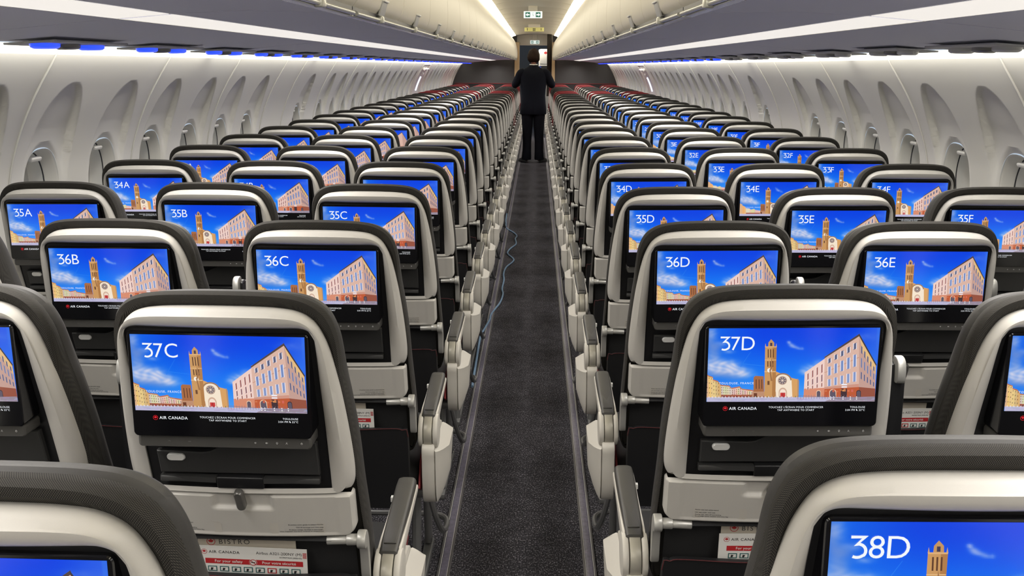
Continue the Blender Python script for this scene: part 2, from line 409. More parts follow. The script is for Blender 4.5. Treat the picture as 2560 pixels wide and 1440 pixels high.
    if mid:
        p.poly([(1058-42*cos(pi*k/12), 516-36*sin(pi*k/12)) for k in range(13)]+[(1058+36*cos(pi*k/12), 518-31*sin(pi*k/12)) for k in range(13)], (156, 120, 92))
        p.ell(1056, 518, 22, 22, (176, 150, 136), 20); p.ell(1056, 518, 17, 17, (112, 100, 108), 20)
        for k in range(8): p.poly([(1056, 518), (1056+17*cos(k*pi/4-.09), 518+17*sin(k*pi/4-.09)), (1056+17*cos(k*pi/4+.09), 518+17*sin(k*pi/4+.09))], (220, 200, 180))
        p.ell(1056, 518, 5, 5, (226, 206, 190), 12)
        p.poly([(1038, 604), (1038, 578)]+[(1058-20*cos(pi*k/10), 578-24*sin(pi*k/10)) for k in range(11)]+[(1078, 604)], (206, 172, 150))
        p.poly([(1043, 604), (1043, 580)]+[(1058-15*cos(pi*k/10), 580-18*sin(pi*k/10)) for k in range(11)]+[(1073, 604)], (244, 224, 208))
        p.quadg(1046, 580, 1070, 604, (196, 60, 60)); p.quadg(1057, 580, 1059, 604, (120, 40, 44))
        for x in (930, 944, 957): p.quadg(x-2, 512, x+2, 560, (96, 60, 46))
        p.poly([(912, 574), (1024, 574), (1026, 604), (910, 604)], (190, 142, 112)); p.quadg(918, 582, 934, 604, (110, 64, 46))
        p.quadg(986, 586, 996, 596, (240, 220, 200))
    p.lay = 7
    p.poly([(974, 348), (1029, 348), (1022, 604), (968, 604)], (202, 152, 96)); p.poly([(1010, 348), (1029, 348), (1022, 604), (1006, 604)], (176, 124, 74))
    p.poly([(988, 350), (990, 326), (1003, 310), (1017, 326), (1018, 350)], (196, 148, 96))
    if mid:
        p.lay = 8
        for x in (976, 1027): p.poly([(x-3, 348), (x, 330), (x+3, 348)], (206, 160, 110))
        p.quadg(998, 328, 1008, 344, (70, 60, 80))
        p.quadg(974, 346, 1029, 351, (222, 176, 124)); p.quadg(970, 470, 1024, 475, (224, 182, 130)); p.quadg(972, 412, 1026, 416, (222, 178, 124))
        for x in (986, 998, 1010): p.quadg(x, 360, x+5, 402, (96, 62, 44))
        for x in (984, 996, 1008): p.quadg(x, 420, x+5, 448, (96, 62, 44))
        p.ell(994, 466, 11, 11, (244, 238, 228), 16); p.poly([(993, 466), (994, 458), (996, 466), (1001, 470)], (90, 70, 60))
        p.poly([(1004, 400), (1012, 440), (1000, 470), (1008, 520), (1000, 520), (994, 470), (1002, 440)], (158, 112, 72)) if det else None
        p.quadg(984, 520, 994, 540, (110, 74, 52))
    p.lay = 9
    # square in front
    p.poly([(690, 603), (1500, 603), (1500, 628), (690, 628)], (188, 184, 214)); p.poly([(1300, 606), (1500, 600), (1500, 628), (1260, 628)], (150, 136, 150))
    if det:
        p.lay = 10
        for k in range(60):
            x = 700+rnd.random()*790; y = 606+rnd.random()*16; p.quadg(x, y, x+16+rnd.random()*26, y+1.6, jit((170, 164, 192), 22))
        for k in range(26): p.quadg(700+k*16, 598, 703+k*16, 606, (236, 236, 246))
        for k in range(22): p.quadg(1130+k*13, 592, 1131.5+k*13, 612, (120, 116, 136))
        p.poly([(1130, 594), (1260, 602), (1260, 604), (1130, 596)], (130, 126, 146))
        for x in (1285, 1300, 1345, 1380, 1410): p.quadg(x, 600, x+5, 616, (240, 236, 240)); p.quadg(x, 606, x+5, 609, (90, 80, 90))
        for k in range(14): p.quadg(870+k*19, 596+rnd.random()*5, 873+k*19, 604, jit((110, 90, 100), 40))
    me = bpy.data.meshes.new('screen_picture'); me.from_pydata(p.v, [], p.f); me.materials.append(M_PIC)
    ca = me.color_attributes.new('Col', 'FLOAT_COLOR', 'CORNER'); flat = []
    for c in p.c:
        for q in c: flat += [q[0], q[1], q[2], 1.]
    ca.data.foreach_set('color', flat); me.update(); return me
PICS = [make_picture(k) for k in range(3)]
DISP_TOP = 1.133   # z of the picture's top edge
SCR_Y = -.0015
CAPTION = None
def make_caption():
    m = MB(); y = 0
    def put(t, x, z, m_=0):
        m.add([(v[0]+x, -4e-5, v[2]+z) for v in t.v], t.f, m_)
    b = -PH
    # pixel -> metre on the 440 px wide screen
    k = W/440
    put(text_mb('AIR CANADA', 7.6*k, .012, 'LEFT', 1.12), -.5*W+60*k, b-22.5*k)
    roundel(m, -.5*W+50*k, b-19*k, 6.4*k, -4e-5, 1)
    put(text_mb("TOUCHEZ L'ÉCRAN POUR COMMENCER", 5.0*k, .0, 'CENTER', 1.1), .035*W, b-18*k); put(text_mb('TAP ANYWHERE TO START', 5.0*k, .0, 'CENTER', 1.1), .035*W, b-26*k)
    put(text_mb('TOULOUSE', 5.*k, .0, 'RIGHT', 1.1), .5*W-24*k, b-18*k); put(text_mb('3:04 PM', 5.*k, .0, 'RIGHT', 1.1), .5*W-50*k, b-26*k); put(text_mb('22°C', 5.*k, .0, 'RIGHT', 1.1), .5*W-24*k, b-26*k)
    m.add([(.5*W-46*k, -4e-5, b-25.6*k), (.5*W-42.5*k, -4e-5, b-25.6*k), (.5*W-45*k, -4e-5, b-21*k), (.5*W-47*k, -4e-5, b-21*k)], [(0, 1, 2, 3)])
    t = text_mb('TOULOUSE, FRANCE', 5.6*k, .0, 'LEFT', 1.25); m.add([(v[0]-.5*W+31*k, -9.5e-4, v[2]-PH+49*k) for v in t.v], t.f)
    return m.mesh('screen_caption', [M_TXT, M_TXTR], 0, False)
CAPTION = make_caption()
def ribbon(mb, path, w, y=0.):
    n = len(path); A = []
    for i, p in enumerate(path):
        a = Vector(path[max(i-1, 0)]); b = Vector(path[min(i+1, n-1)]); 
        if 0 < i < n-1:
            d1 = (Vector(p)-a).normalized(); d2 = (b-Vector(p)).normalized(); d = (d1+d2).normalized(); k = 1/max(.45, sqrt((1+d1.dot(d2))/2))
        else: d = (b-a).normalized(); k = 1
        nn = Vector((-d.y, d.x))*w/2*k; A.append((Vector(p)+nn, Vector(p)-nn))
    o = [(q.x, y, q.y) for pr in A for q in pr]
    mb.add(o, [(2*i, 2*i+1, 2*i+3, 2*i+2) for i in range(n-1)])
def make_number(txt):
    k = W/440; H = 37*k; m = MB(); x = 0.
    for ch in txt:
        if ch == '3':
            g = MB(); st = .128
            arc = [(.30+.345*cos(a), .315+.315*sin(a)-.0) for a in [math.radians(q) for q in range(84, -131, -12)]]
            ribbon(g, [(.02, 1-st/2), (.585, 1-st/2), (.27, .605), (.33, .62+.0)]+[(px*1., pz*(1-.0)+st/2*(.5 if pz < .1 else .0)) for px, pz in arc], st)
            m.add([(v[0]*H+x, 0, v[2]*H) for v in g.v], g.f); x += .77*H
        else:
            t = text_mb(ch, H, -.003, 'LEFT'); m.add([(v[0]+x, 0, v[2]) for v in t.v], t.f); x += t.w+.12*H
    m.v = [(v[0]-.5*W+30*k, -9.5e-4, v[2]-59*k) for v in m.v]
    return m.mesh('seat_number', M_TXT, 0, False)

# ------------------------------------------------------------------ seat parts (local: x right, y forward, z up, floor at 0)
def yb(z): return -.017+(1.18-z)*.27
OUT = [(0, 1.184), (.05, 1.1835), (.10, 1.181), (.136, 1.174), (.161, 1.157), (.1765, 1.128), (.187, 1.09), (.1965, 1.03), (.204, .96), (.209, .89), (.210, .84), (.205, .815), (.196, .807), (.168, .805), (.08, .805), (0, .805)]
INN = [(0, 1.149), (.06, 1.149), (.115, 1.149), (.142, 1.1482), (.1565, 1.1430), (.1642, 1.1315), (.166, 1.10), (.167, 1.04), (.1685, .97), (.169, .90), (.169, .85), (.1688, .82), (.1685, .812), (.1675, .8075), (.08, .8075), (0, .8075)]
def loop(cp, sub=3):
    h = catmull(cp, sub); return h + [(-x, z) for x, z in reversed(h[1:-1])]
def cur(x): return .35*x*x
def P3(x, z, d): return (x, yb(z)-d+cur(x), z)
def ins(lp, d, top=0., cz=1.0):
    n = len(lp); out = []
    for i in range(n):
        a, p, c = lp[i-1], lp[i], lp[(i+1) % n]
        t = Vector((c[0]-a[0], c[1]-a[1])).normalized(); nx, nz = -t.y, t.x   # outward for this winding
        k = d+top*smooth(1.02, 1.17, p[1])
        out.append((p[0]+nx*k, p[1]+nz*k))
    return out
def seat_meshes(lv):
    """dict of meshes for a level of detail 0 (near) .. 2 (far)"""
    sub = (6, 3, 2)[lv]; D = {}
    o = loop(OUT, sub); i_ = loop(INN, sub)
    def mixl(a, b, t): return [(p[0]+(q[0]-p[0])*t, p[1]+(q[1]-p[1])*t) for p, q in zip(a, b)]
    def R(lp, d): return [P3(x, z, d) for x, z in lp]
    # check outward sign
    sg = 1 if sum(o[k-1][0]*o[k][1]-o[k][0]*o[k-1][1] for k in range(len(o))) < 0 else -1
    s = MB()
    s.loft([R(i_, -.016), R(i_, .000), R(mixl(i_, o, .12), .004), R(mixl(i_, o, .40), .0065), R(mixl(i_, o, .62), .006), R(ins(o, -.011*sg), .002), R(ins(o, -.0045*sg), -.004), R(ins(o, -.001*sg), -.012), R(o, -.022), R(ins(o, -.002*sg), -.036), R(ins(o, -.012*sg), -.042)])
    D['shell'] = s.mesh('seat_shell', M_SHELL, 40)
    # back cushion wrapping the shell
    CU = [(x, z) if z > .83 else (x, z) for x, z in OUT[:10]] + [(.212, .80), (.217, .70), (.219, .60), (.214, .54), (.18, .52), (0, .52)]
    c = loop(CU, sub)
    def cexp(d, t): return ins(c, d*sg, t*sg)
    def RC(lp, d): return [(x, yb(z)-d+cur(x)*.6, z) for x, z in lp]
    b = MB()
    b.loft([RC(cexp(-.03, 0), -.044), RC(cexp(-.005, .001), -.036), RC(cexp(-.001, .010), -.026), RC(cexp(.0015, .0175), -.028), RC(cexp(.003, .0205), -.040), RC(cexp(.002, .0155), -.064), RC(cexp(-.001, .006), -.082)], True, False, 0)
    b.loft([RC(cexp(-.001, .006), -.082), RC(cexp(.001, .0105), -.089), RC(cexp(.000, .0115), -.102), RC(cexp(-.005, .007), -.118), RC(cexp(-.02, 0), -.128)], True, True, 1)
    D['cushion'] = (b, 'back_cushion')
    # dark surround plate
    s = MB(); pl = [(x*1.0, z) for x, z in i_]
    s.loft([R(ins(pl, .001*sg), -.004), R(ins(pl, -.002*sg), -.003), R(ins(pl, -.004*sg), -.010)], True, True)
    D['surround'] = s.mesh('monitor_surround', M_BEZEL, 40)
    # monitor
    hw, zt, zb = .1565, 1.1375, .948
    def rr(hw, z0, z1, r, n=5):
        pts = []
        for cx, cz, a0 in ((hw-r, z1-r, 0), (-hw+r, z1-r, 90), (-hw+r, z0+r, 180), (hw-r, z0+r, 270)):
            for k in range(n+1):
                a = math.radians(a0+90*k/n); pts.append((cx+r*cos(a), cz+r*sin(a)))
        return pts
    s = MB(); L = rr(hw, zb, zt, .008); L2 = rr(hw-.0015, zb+.0015, zt-.0015, .007)
    s.loft([[(x, .055, z) for x, z in L], [(x, .0015, z) for x, z in L], [(x, 0, z) for x, z in L2]], True, True)
    D['monitor'] = s.mesh('monitor', M_GLASS, 40)
    s = MB(); L = rr(.153, .925, .9475, .006); L2 = rr(.150, .9265, .946, .005)
    s.loft([[(x, .06, z) for x, z in L], [(x, .010, z) for x, z in L], [(x, .0075, z) for x, z in L2]], True, True)
    if lv == 0:
        for px, kind in ((.055, 0), (.0745, 1), (.093, 2), (.110, 3), (.1365, 4), (-.098, 5), (-.062, 6)):
            yy = .0072; zz = .9362; mi = 1 if kind < 5 else 2
            if kind < 5: disc(s, px, zz, .0036, yy+.0001, 0, .0033, 16)
            if kind in (0, 1):
                s.add([(px-.0016, yy, zz-.0008), (px-.0016, yy, zz+.0008), (px, yy, zz+.0018), (px, yy, zz-.0018)], [(0, 1, 2, 3)], mi)
                for q in range(kind+1): s.add([(px+.0008+q*.0009, yy, zz-.0013), (px+.0012+q*.0009, yy, zz-.0013), (px+.0012+q*.0009, yy, zz+.0013), (px+.0008+q*.0009, yy, zz+.0013)], [(0, 1, 2, 3)], mi)
            elif kind == 2: disc(s, px, zz+.0004, .0017, yy, mi, .0011, 12); s.add([(px-.0006, yy, zz-.002), (px+.0006, yy, zz-.002), (px+.0006, yy, zz-.0012), (px-.0006, yy, zz-.0012)], [(0, 1, 2, 3)], mi)
            elif kind == 3: disc(s, px, zz+.0009, .0011, yy, mi, .0007, 12); s.tube([(px-.0018, yy, zz-.0018), (px-.001, yy, zz-.0004), (px+.001, yy, zz-.0004), (px+.0018, yy, zz-.0018)], .0002, 4, mi)
            elif kind == 4: disc(s, px, zz, .0018, yy, mi, .0013, 14); s.add([(px-.0003, yy-.0001, zz), (px+.0003, yy-.0001, zz), (px+.0003, yy-.0001, zz+.0024), (px-.0003, yy-.0001, zz+.0024)], [(0, 1, 2, 3)], mi)
            elif kind == 5: s.tube([(px+.0018*cos(a), yy, zz-.0006+.0018*sin(a)) for a in [pi*k/8 for k in range(9)]], .0003, 4, mi)
            else: s.tube([(px-.0024, yy, zz), (px+.0024, yy, zz)], .0003, 4, mi)
    D['strip'] = s.mesh('control_strip', [M_STRIP, M_ICON, M_DSILVER], 40)
    # stowage flap with stepped top
    s = MB()
    top = [(-.146, .895), (-.06, .895), (-.045, .8975), (-.012, .915), (.0, .918), (.150, .918)]
    n = len(top)
    def fl(d, e): return [P3(x+(e if k == 0 else (-e if k == n-1 else 0)), z-e, d) for k, (x, z) in enumerate(top)] + [P3(.150-e, .846+e, d), P3(-.146+e, .846+e, d)]
    s.loft([fl(-.012, 0), fl(.003, 0), fl(.005, .002)], True, True)
    D['flap'] = s.mesh('stowage_flap', M_FLAP, 35)
    s = MB(); L = rr(.0165, -.0075, .0075, .0072, 6); L2 = rr(.015, -.006, .006, .0058, 6)
    c0 = P3(-.109, .884, .005)
    s.loft([[(c0[0]+x, c0[1]+.004-z*.27, c0[2]+z) for x, z in L], [(c0[0]+x, c0[1]-.004-z*.27, c0[2]+z) for x, z in L], [(c0[0]+x, c0[1]-.006-z*.27, c0[2]+z) for x, z in L2]], True, True)
    D['flapbtn'] = s.mesh('flap_latch', M_SILVER, 40)
    # ledge under the flap
    s = MB()
    for xa, xb in ((-.148, -.042), (.046, .150)):
        s.loft([[P3(x, z, d) for x in (xa, xb)] for z, d in ((.841, -.008), (.840, .006), (.829, .007), (.826, -.008))], False)
        s.box(P3((xa+xb)/2, .834, -.002), (xb-xa, .014, .012), None, 0, .003)
    s.box(P3(.002, .831, -.004), (.088, .02, .026), Matrix.Rotation(.26, 3, 'X'), 1, .003)
    D['ledge'] = s.mesh('card_ledge', [M_FLAP, M_BEZEL], 35)
    # tray table
    nx, nz = ((84, 34), (40, 16), (14, 6))[lv]; s = MB(); vs = []; fs = []
    z1, z0 = .8035, .702
    for j in range(nz+1):
        t = j/nz; z = z1+(z0-z1)*t
        h = .206 - .0*t
        if z < z0+.026: q = (z0+.026-z)/.026; h = .206-.026*(1-sqrt(max(0, 1-q*q)))
        if z > z1-.005: h -= .004*((z-(z1-.005))/.005)**2
        for i in range(nx+1):
            x = (2*i/nx-1)*h; d = .010
            e = min(h-abs(x), z1-z, z-z0); d -= .012*(1-smooth(0, .007, e))**2
            if lv < 2:
                rx = smooth(.058, .050, abs(x))*smooth(.768, .776, z); d -= .009*rx          # latch dish
                g = max(0, 1-abs(abs(x)-.140-(.02 if z < .745 else 0)*smooth(.75, .735, z)*0)/.0035)*smooth(.735, .745, z); d -= .0012*g
                ins_ = smooth(.176, .172, abs(x))*smooth(.7105, .7135, z); d -= .0018*ins_
            vs.append(P3(x, z, d))
    for j in range(nz):
        for i in range(nx):
            a = j*(nx+1)+i; fs.append((a, a+1, a+nx+2, a+nx+1))
    s.add(vs, fs)
    ring = [j*(nx+1) for j in range(nz+1)]+[nz*(nx+1)+i for i in range(1, nx+1)]+[j*(nx+1)+nx for j in range(nz-1, -1, -1)]
    rv = [vs[k] for k in ring]; s.loft([rv, [(p[0], p[1]+.02, p[2]) for p in rv]], False)
    D['tray'] = s.mesh('tray_table', M_TRAY, 50)
    # tray latch
    s = MB(); L = rr(.0085, -.022, .022, .0083, 6); L2 = rr(.006, -.0195, .0195, .0058, 6)
    s.loft([[(x, .006, z) for x, z in L], [(x, -.004, z) for x, z in L], [(x, -.007, z) for x, z in L2]], True, True)
    D['traylatch'] = s.mesh('tray_latch', M_DSILVER, 40)
    # placard
    if lv < 2:
        s = MB(); k = .00012
        for sx in (-1, 1):
            L = rr(.052, .7135, .7385, .005)
            s.add([P3(sx*.098+x, z, .0086) for x, z in L], [tuple(range(len(L)))], 0)
        if lv == 0:
            for q, t in enumerate(('Fasten seat belt while seated', 'Life vest under your seat', 'During taxi, take-off and landing,', 'no stowage below monitor and close flap')):
                z = .7335-(0, .0063, .0117, .0157)[q]; tm = text_mb(t, .0024, .01, 'LEFT', 1.1); s.add([P3(-.146+v[0], z+v[2], .0089) for v in tm.v], tm.f, 1)
            for q, t in enumerate(('En position assise, garder la ceinture bouclée', 'Gilet de sauvetage sous votre siège', 'En phases roulage, décollage et atterrissage :', 'aucun rangement sous l\'écran et fermer le compartiment')):
                z = .7335-(0, .0063, .0117, .0157)[q]; tm = text_mb(t, .0024, .01, 'RIGHT', 1.03); s.add([P3(.147+v[0], z+v[2], .0089) for v in tm.v], tm.f, 1)
        D['placard'] = s.mesh('placard', [mat('placard_grey', (.50, .475, .43), .5) if 'placard_grey' not in MATS else MATS['placard_grey'], M_INK], 0, False)
    # hinge brackets
    for sx, nm in ((1, 'hingeR'), (-1, 'hingeL')):
        s = MB(); hy = yb(.697)+.004
        s.cyl((sx*.150, hy, .694), (sx*.205, hy, .697), .0088, 14, 0, .001); s.cyl((sx*.188, hy, .6965), (sx*.210, hy, .6975), .0112, 16, 0, .0015)
        pts = [(hy-.015, .690), (hy-.016, .700), (hy-.011, .711), (hy, .7155), (hy+.014, .711), (hy+.026, .690), (hy+.034, .655), (hy+.04, .60), (hy+.028, .60), (hy+.018, .65), (hy+.008, .678), (hy-.006, .681)]
        s.prism(catmull(pts, 3, True), sx*.209, sx*.2265, .0025)
        D[nm] = s.mesh('hinge_bracket', M_ALU, 40)
    # lower back, pocket
    s = MB()
    def lb(z, w, d): return [(x, yb(z)+.022-d+.2*x*x, z) for x in [w*(2*k/10-1) for k in range(11)]]
    s.loft([lb(.72, .196, -.01), lb(.715, .198, .0), lb(.65, .199, .002), lb(.58, .2, .002), lb(.50, .2, .004)], False)
    s.loft([[(-.16, yb(.7)+.004, .702), (.16, yb(.7)+.004, .702)], [(-.16, yb(.7)-.004, .696), (.16, yb(.7)-.004, .696)], [(-.16, yb(.7)+.006, .690), (.16, yb(.7)+.006, .690)]], False)
    D['lower'] = s.mesh('lower_back', M_CUSH, 50)
    s = MB()
    pk = [(-.204, .36), (-.206, .590), (-.19, .612), (-.16, .617), (-.05, .613), (.05, .613), (.16, .617), (.19, .612), (.206, .590), (.204, .36)]
    pk = catmull(pk, 3)
    def pz(d, e): return [(x*(1-e), yb(.6)-.020+(.6-z)*.16-d+.2*x*x, z-e*.05) for x, z in pk]
    a_, b_, c_ = pz(-.010, .0), pz(.0, .0), pz(.003, .012); s.loft([a_, b_, c_], False); s.add(c_, [tuple(range(len(c_)))])
    D['pocket'] = s.mesh('literature_pocket', M_POCKET, 40)
    s = MB(); s.tube([p for p in pz(.004, .0)][3:-3], .0011, 6)
    D['piping'] = s.mesh('pocket_piping', M_PIPE, 40)
    # seat pan
    s = MB()
    def sec(y, z, hz, hw): return [(hw*cos(2*pi*k/24)*abs(cos(2*pi*k/24))**-.55 if abs(cos(2*pi*k/24)) > 1e-6 else 0, y, z+hz*sin(2*pi*k/24)*(abs(sin(2*pi*k/24))**-.45 if abs(sin(2*pi*k/24)) > 1e-6 else 1)) for k in range(24)]
    s.loft([sec(.17, .43, .03, .2), sec(.20, .43, .05, .225), sec(.40, .435, .055, .226), sec(.60, .44, .052, .224), sec(.645, .435, .035, .215), sec(.655, .43, .012, .19)], True, True)
    D['pan'] = s.mesh('seat_cushion', M_CUSH, 50)
    s = MB()
    for sx in (-1, 1): s.prism(catmull([(.20, .40), (.20, .47), (.26, .50), (.44, .49), (.62, .47), (.62, .40)], 3, True), sx*.226, sx*.2315, .0015)
    D['trim'] = s.mesh('cushion_side_trim', M_REDTRIM, 40)
    # frame and legs
    s = MB()
    for y in (.28, .52): s.cyl((-.25, y, .36), (.25, y, .36), .02, 10)
    D['beam'] = s.mesh('seat_beam', M_LEG, 40)
    s = MB(); s.tube([(.205, .30, .36), (.205, .27, .02)], .014, 8); s.tube([(.205, .54, .36), (.205, .60, .03)], .0135, 10); s.box((.205, .43, .012), (.03, .42, .022), None, 0, .004)
    D['legR'] = s.mesh('leg', M_LEG, 40)
    s = MB(); s.v = [(-x, y, z) for x, y, z in []]; s.tube([(-.205, .30, .36), (-.205, .27, .02)], .014, 8); s.tube([(-.205, .54, .36), (-.205, .60, .03)], .0135, 10); s.box((-.205, .43, .012), (.03, .42, .022), None, 0, .004)
    D['legL'] = s.mesh('leg', M_LEG, 40)
    for sx, nm in ((1, 'barR'), (-1, 'barL')):
        s = MB(); s.tube(catmull([(-sx*.24, .655, .10), (sx*.15, .66, .10), (sx*.225, .655, .10), (sx*.262, .62, .10), (sx*.268, .54, .11), (sx*.262, .47, .14), (sx*.245, .42, .22), (sx*.225, .40, .33)], 5), .0095, 8)
        D[nm] = s.mesh('baggage_bar', M_LEG, 40)
    return D
LODS = [seat_meshes(k) for k in range(3)]
CUSH = [[D['cushion'][0].mesh('back_cushion', [a, b], 45) for a, b in ((M_KNIT, M_LEATHER), (M_KNITR, M_REDLEA))] for D in LODS]
# armrest, aisle side: built for the right hand (+x), mirrored for the other
def mirror(mb): 
    m = MB(); m.v = [(-x, y, z) for x, y, z in mb.v]; m.f = [tuple(reversed(f)) for f in mb.f]; m.m = list(mb.m); return m
def arm_parts():
    A = {}
    cx = .254
    p = MB()
    # pad: swept rounded section
    rings = []
    for y, z, w, h in ((.196, .622, .017, .010), (.200, .630, .0195, .014), (.25, .637, .0205, .0155), (.36, .647, .0215, .0165), (.46, .656, .0225, .017), (.487, .658, .0215, .0165), (.499, .657, .018, .013), (.503, .655, .011, .007)):
        r = []
        for k in range(20):
            a = 2*pi*k/20; c_, s_ = cos(a), sin(a)
            r.append((cx+w*math.copysign(abs(c_)**.45, c_), y, z-.014+h*math.copysign(abs(s_)**.55, s_)))
        rings.append(r)
    p.loft(rings, True, True); A['pad'] = (p, 'armrest_pad', M_PAD)
    # raised button plate on the pad
    p = MB(); p.box((cx, .272, .6392), (.026, .10, .003), Matrix.Rotation(.09, 3, 'X'), 0, .0018); A['plate'] = (p, 'recline_plate', M_PAD)
    p = MB()
    for sx in (-1, 1):
        p.prism(catmull([(.20, .60), (.22, .628), (.36, .633), (.47, .643), (.492, .640), (.488, .628), (.40, .617), (.28, .598), (.235, .575), (.21, .575)], 3, True), cx+sx*.0165, cx+sx*.0245, .002)
    A['side'] = (p, 'armrest_side', M_ARMW)
    p = MB(); C = (.212, .578)
    ang = [math.radians(a) for a in range(20, 245, 9)]
    for sx in (-1, 1):
        pts = [(C[0]+.047*cos(a), C[1]+.047*sin(a)*1.02) for a in [2*pi*k/28 for k in range(28)]]
        p.prism(pts, cx+sx*.013, cx+sx*.0275, .0045)
    A['hub'] = (p, 'armrest_hub', M_ARMW)
    p = MB(); p.prism([(C[0]+.0475*cos(2*pi*k/32), C[1]+.0475*sin(2*pi*k/32)*1.02) for k in range(32)], cx-.0115, cx+.0115, .001); A['band'] = (p, 'hub_band', M_BEIGE)
    p = MB()
    pts = [(.168, .548), (.166, .50), (.169, .45), (.179, .40), (.198, .367), (.224, .357), (.262, .378), (.315, .42), (.37, .47), (.40, .52), (.37, .55), (.25, .56)]
    SUP = catmull(pts, 3, True)
    p.prism(SUP, cx-.017, cx+.019, .003); A['fair'] = (p, 'armrest_support', M_ARMW)
    p = MB()
    c0 = (.33, .520)
    rings = []
    for x, f, dy in ((cx+.0195, .97, 0), (cx+.0225, 1.0, 0), (cx+.030, .93, .004), (cx+.040, .80, .012), (cx+.050, .62, .022), (cx+.0525, .57, .025), (cx+.053, .5, .025)):
        rings.append([(x, c0[0]+dy+(a-c0[0])*f, min(c0[1]+(b-c0[1])*f, .535-(x-cx-.02)*.6)) for a, b in SUP])
    p.loft(rings, True, True); A['end'] = (p, 'seat_end_panel', M_ARMW)
    p = MB(); p.box((cx-.0262, .43, .634), (.006, .012, .012), None, 0, .001); A['btn'] = (p, 'recline_button', M_SILVER)
    p = MB(); p.cyl((cx-.034, .225, .54), (cx-.026, .225, .54), .005, 10); A['pin'] = (p, 'hub_pin', M_SILVER)
    return A
ARM = arm_parts()
ARM_R = {k: v[0].mesh(v[1], v[2], 40) for k, v in ARM.items()}
ARM_L = {k: mirror(v[0]).mesh(v[1], v[2], 40) for k, v in ARM.items()}
# middle armrest, stowed upright between two seatbacks
_m = MB(); _m.prism(catmull([(.195, .60), (.185, .80), (.186, .985), (.194, 1.005), (.21, 1.010), (.226, 1.003), (.234, .985), (.238, .80), (.24, .60), (.22, .58)], 3, True), .2615-.0145, .2615+.0145, .005)
MIDARM = _m.mesh('middle_armrest', M_BEZEL, 40)
_m = MB(); _m.prism(catmull([(.172, .972), (.169, .995), (.176, 1.016), (.192, 1.022), (.204, 1.016), (.202, .99), (.19, .97)], 3, True), .2615-.0085, .2615+.0085, .003)
MIDCAP = _m.mesh('armrest_end_cap', M_ALU, 40)

PL = .5225
COLX = {'C': -.50225, 'B': -.50225-PL, 'A': -.50225-2*PL, 'D': .50225, 'E': .50225+PL, 'F': .50225+2*PL}
PITCH = .754
Y37 = 1.6053
def row_y(r): return Y37+(37-r)*PITCH
FIT = {'38D': (.002, .058, -.6), '38C': (.004, -.045, .5), '37C': (.0097, -.0416, .46), '37D': (.007, .0473, -.9), '36B': (.0019, -.0186, -.08), '36C': (.0045, -.0187, .27), '36D': (.0048, .0214, -.87), '36E': (.0089, .0359, -.29), '35A': (.0016, -.0067, -.38), '35B': (.0024, -.0021, .08), '35C': (.0066, -.0163, .31), '35D': (-.0001, -.0352, -.67), '35E': (.0021, -.019, -.42), '34A': (.0072, .0001, -.36), '34F': (.0028, .0179, -.11), '34D': (-.0005, -.0085, -.69), '34E': (-.0006, .0106, -.39)}
FITC = {'A': (.004, -.003, -.3), 'B': (.002, -.008, 0.), 'C': (.005, -.012, .3), 'D': (.002, 0., -.7), 'E': (.003, .01, -.35), 'F': (.003, .015, -.1)}
WORDN = ['', 'first', 'second', 'third', 'fourth', 'fifth', 'sixth', 'seventh', 'eighth', 'ninth', 'tenth', 'eleventh', 'twelfth', 'thirteenth', 'fourteenth', 'fifteenth', 'sixteenth', 'seventeenth', 'eighteenth', 'nineteenth', 'twentieth', 'twenty-first', 'twenty-second', 'twenty-third', 'twenty-fourth', 'twenty-fifth', 'twenty-sixth', 'twenty-seventh']
COLDESC = {'A': 'window column left of the aisle', 'B': 'middle column left of the aisle', 'C': 'aisle column left of the aisle', 'D': 'aisle column right of the aisle', 'E': 'middle column right of the aisle', 'F': 'window column right of the aisle'}
COLDESC['C'] = 'column bordering the aisle on its left'; COLDESC['D'] = 'column bordering the aisle on its right'
NUMS = set('38D 37C 37D 36B 36C 36D 36E 35A 35B 35C 35D 35E 34A 34D 34E 34F 33E 33F 32E 32F 31F 30F 29F'.split())
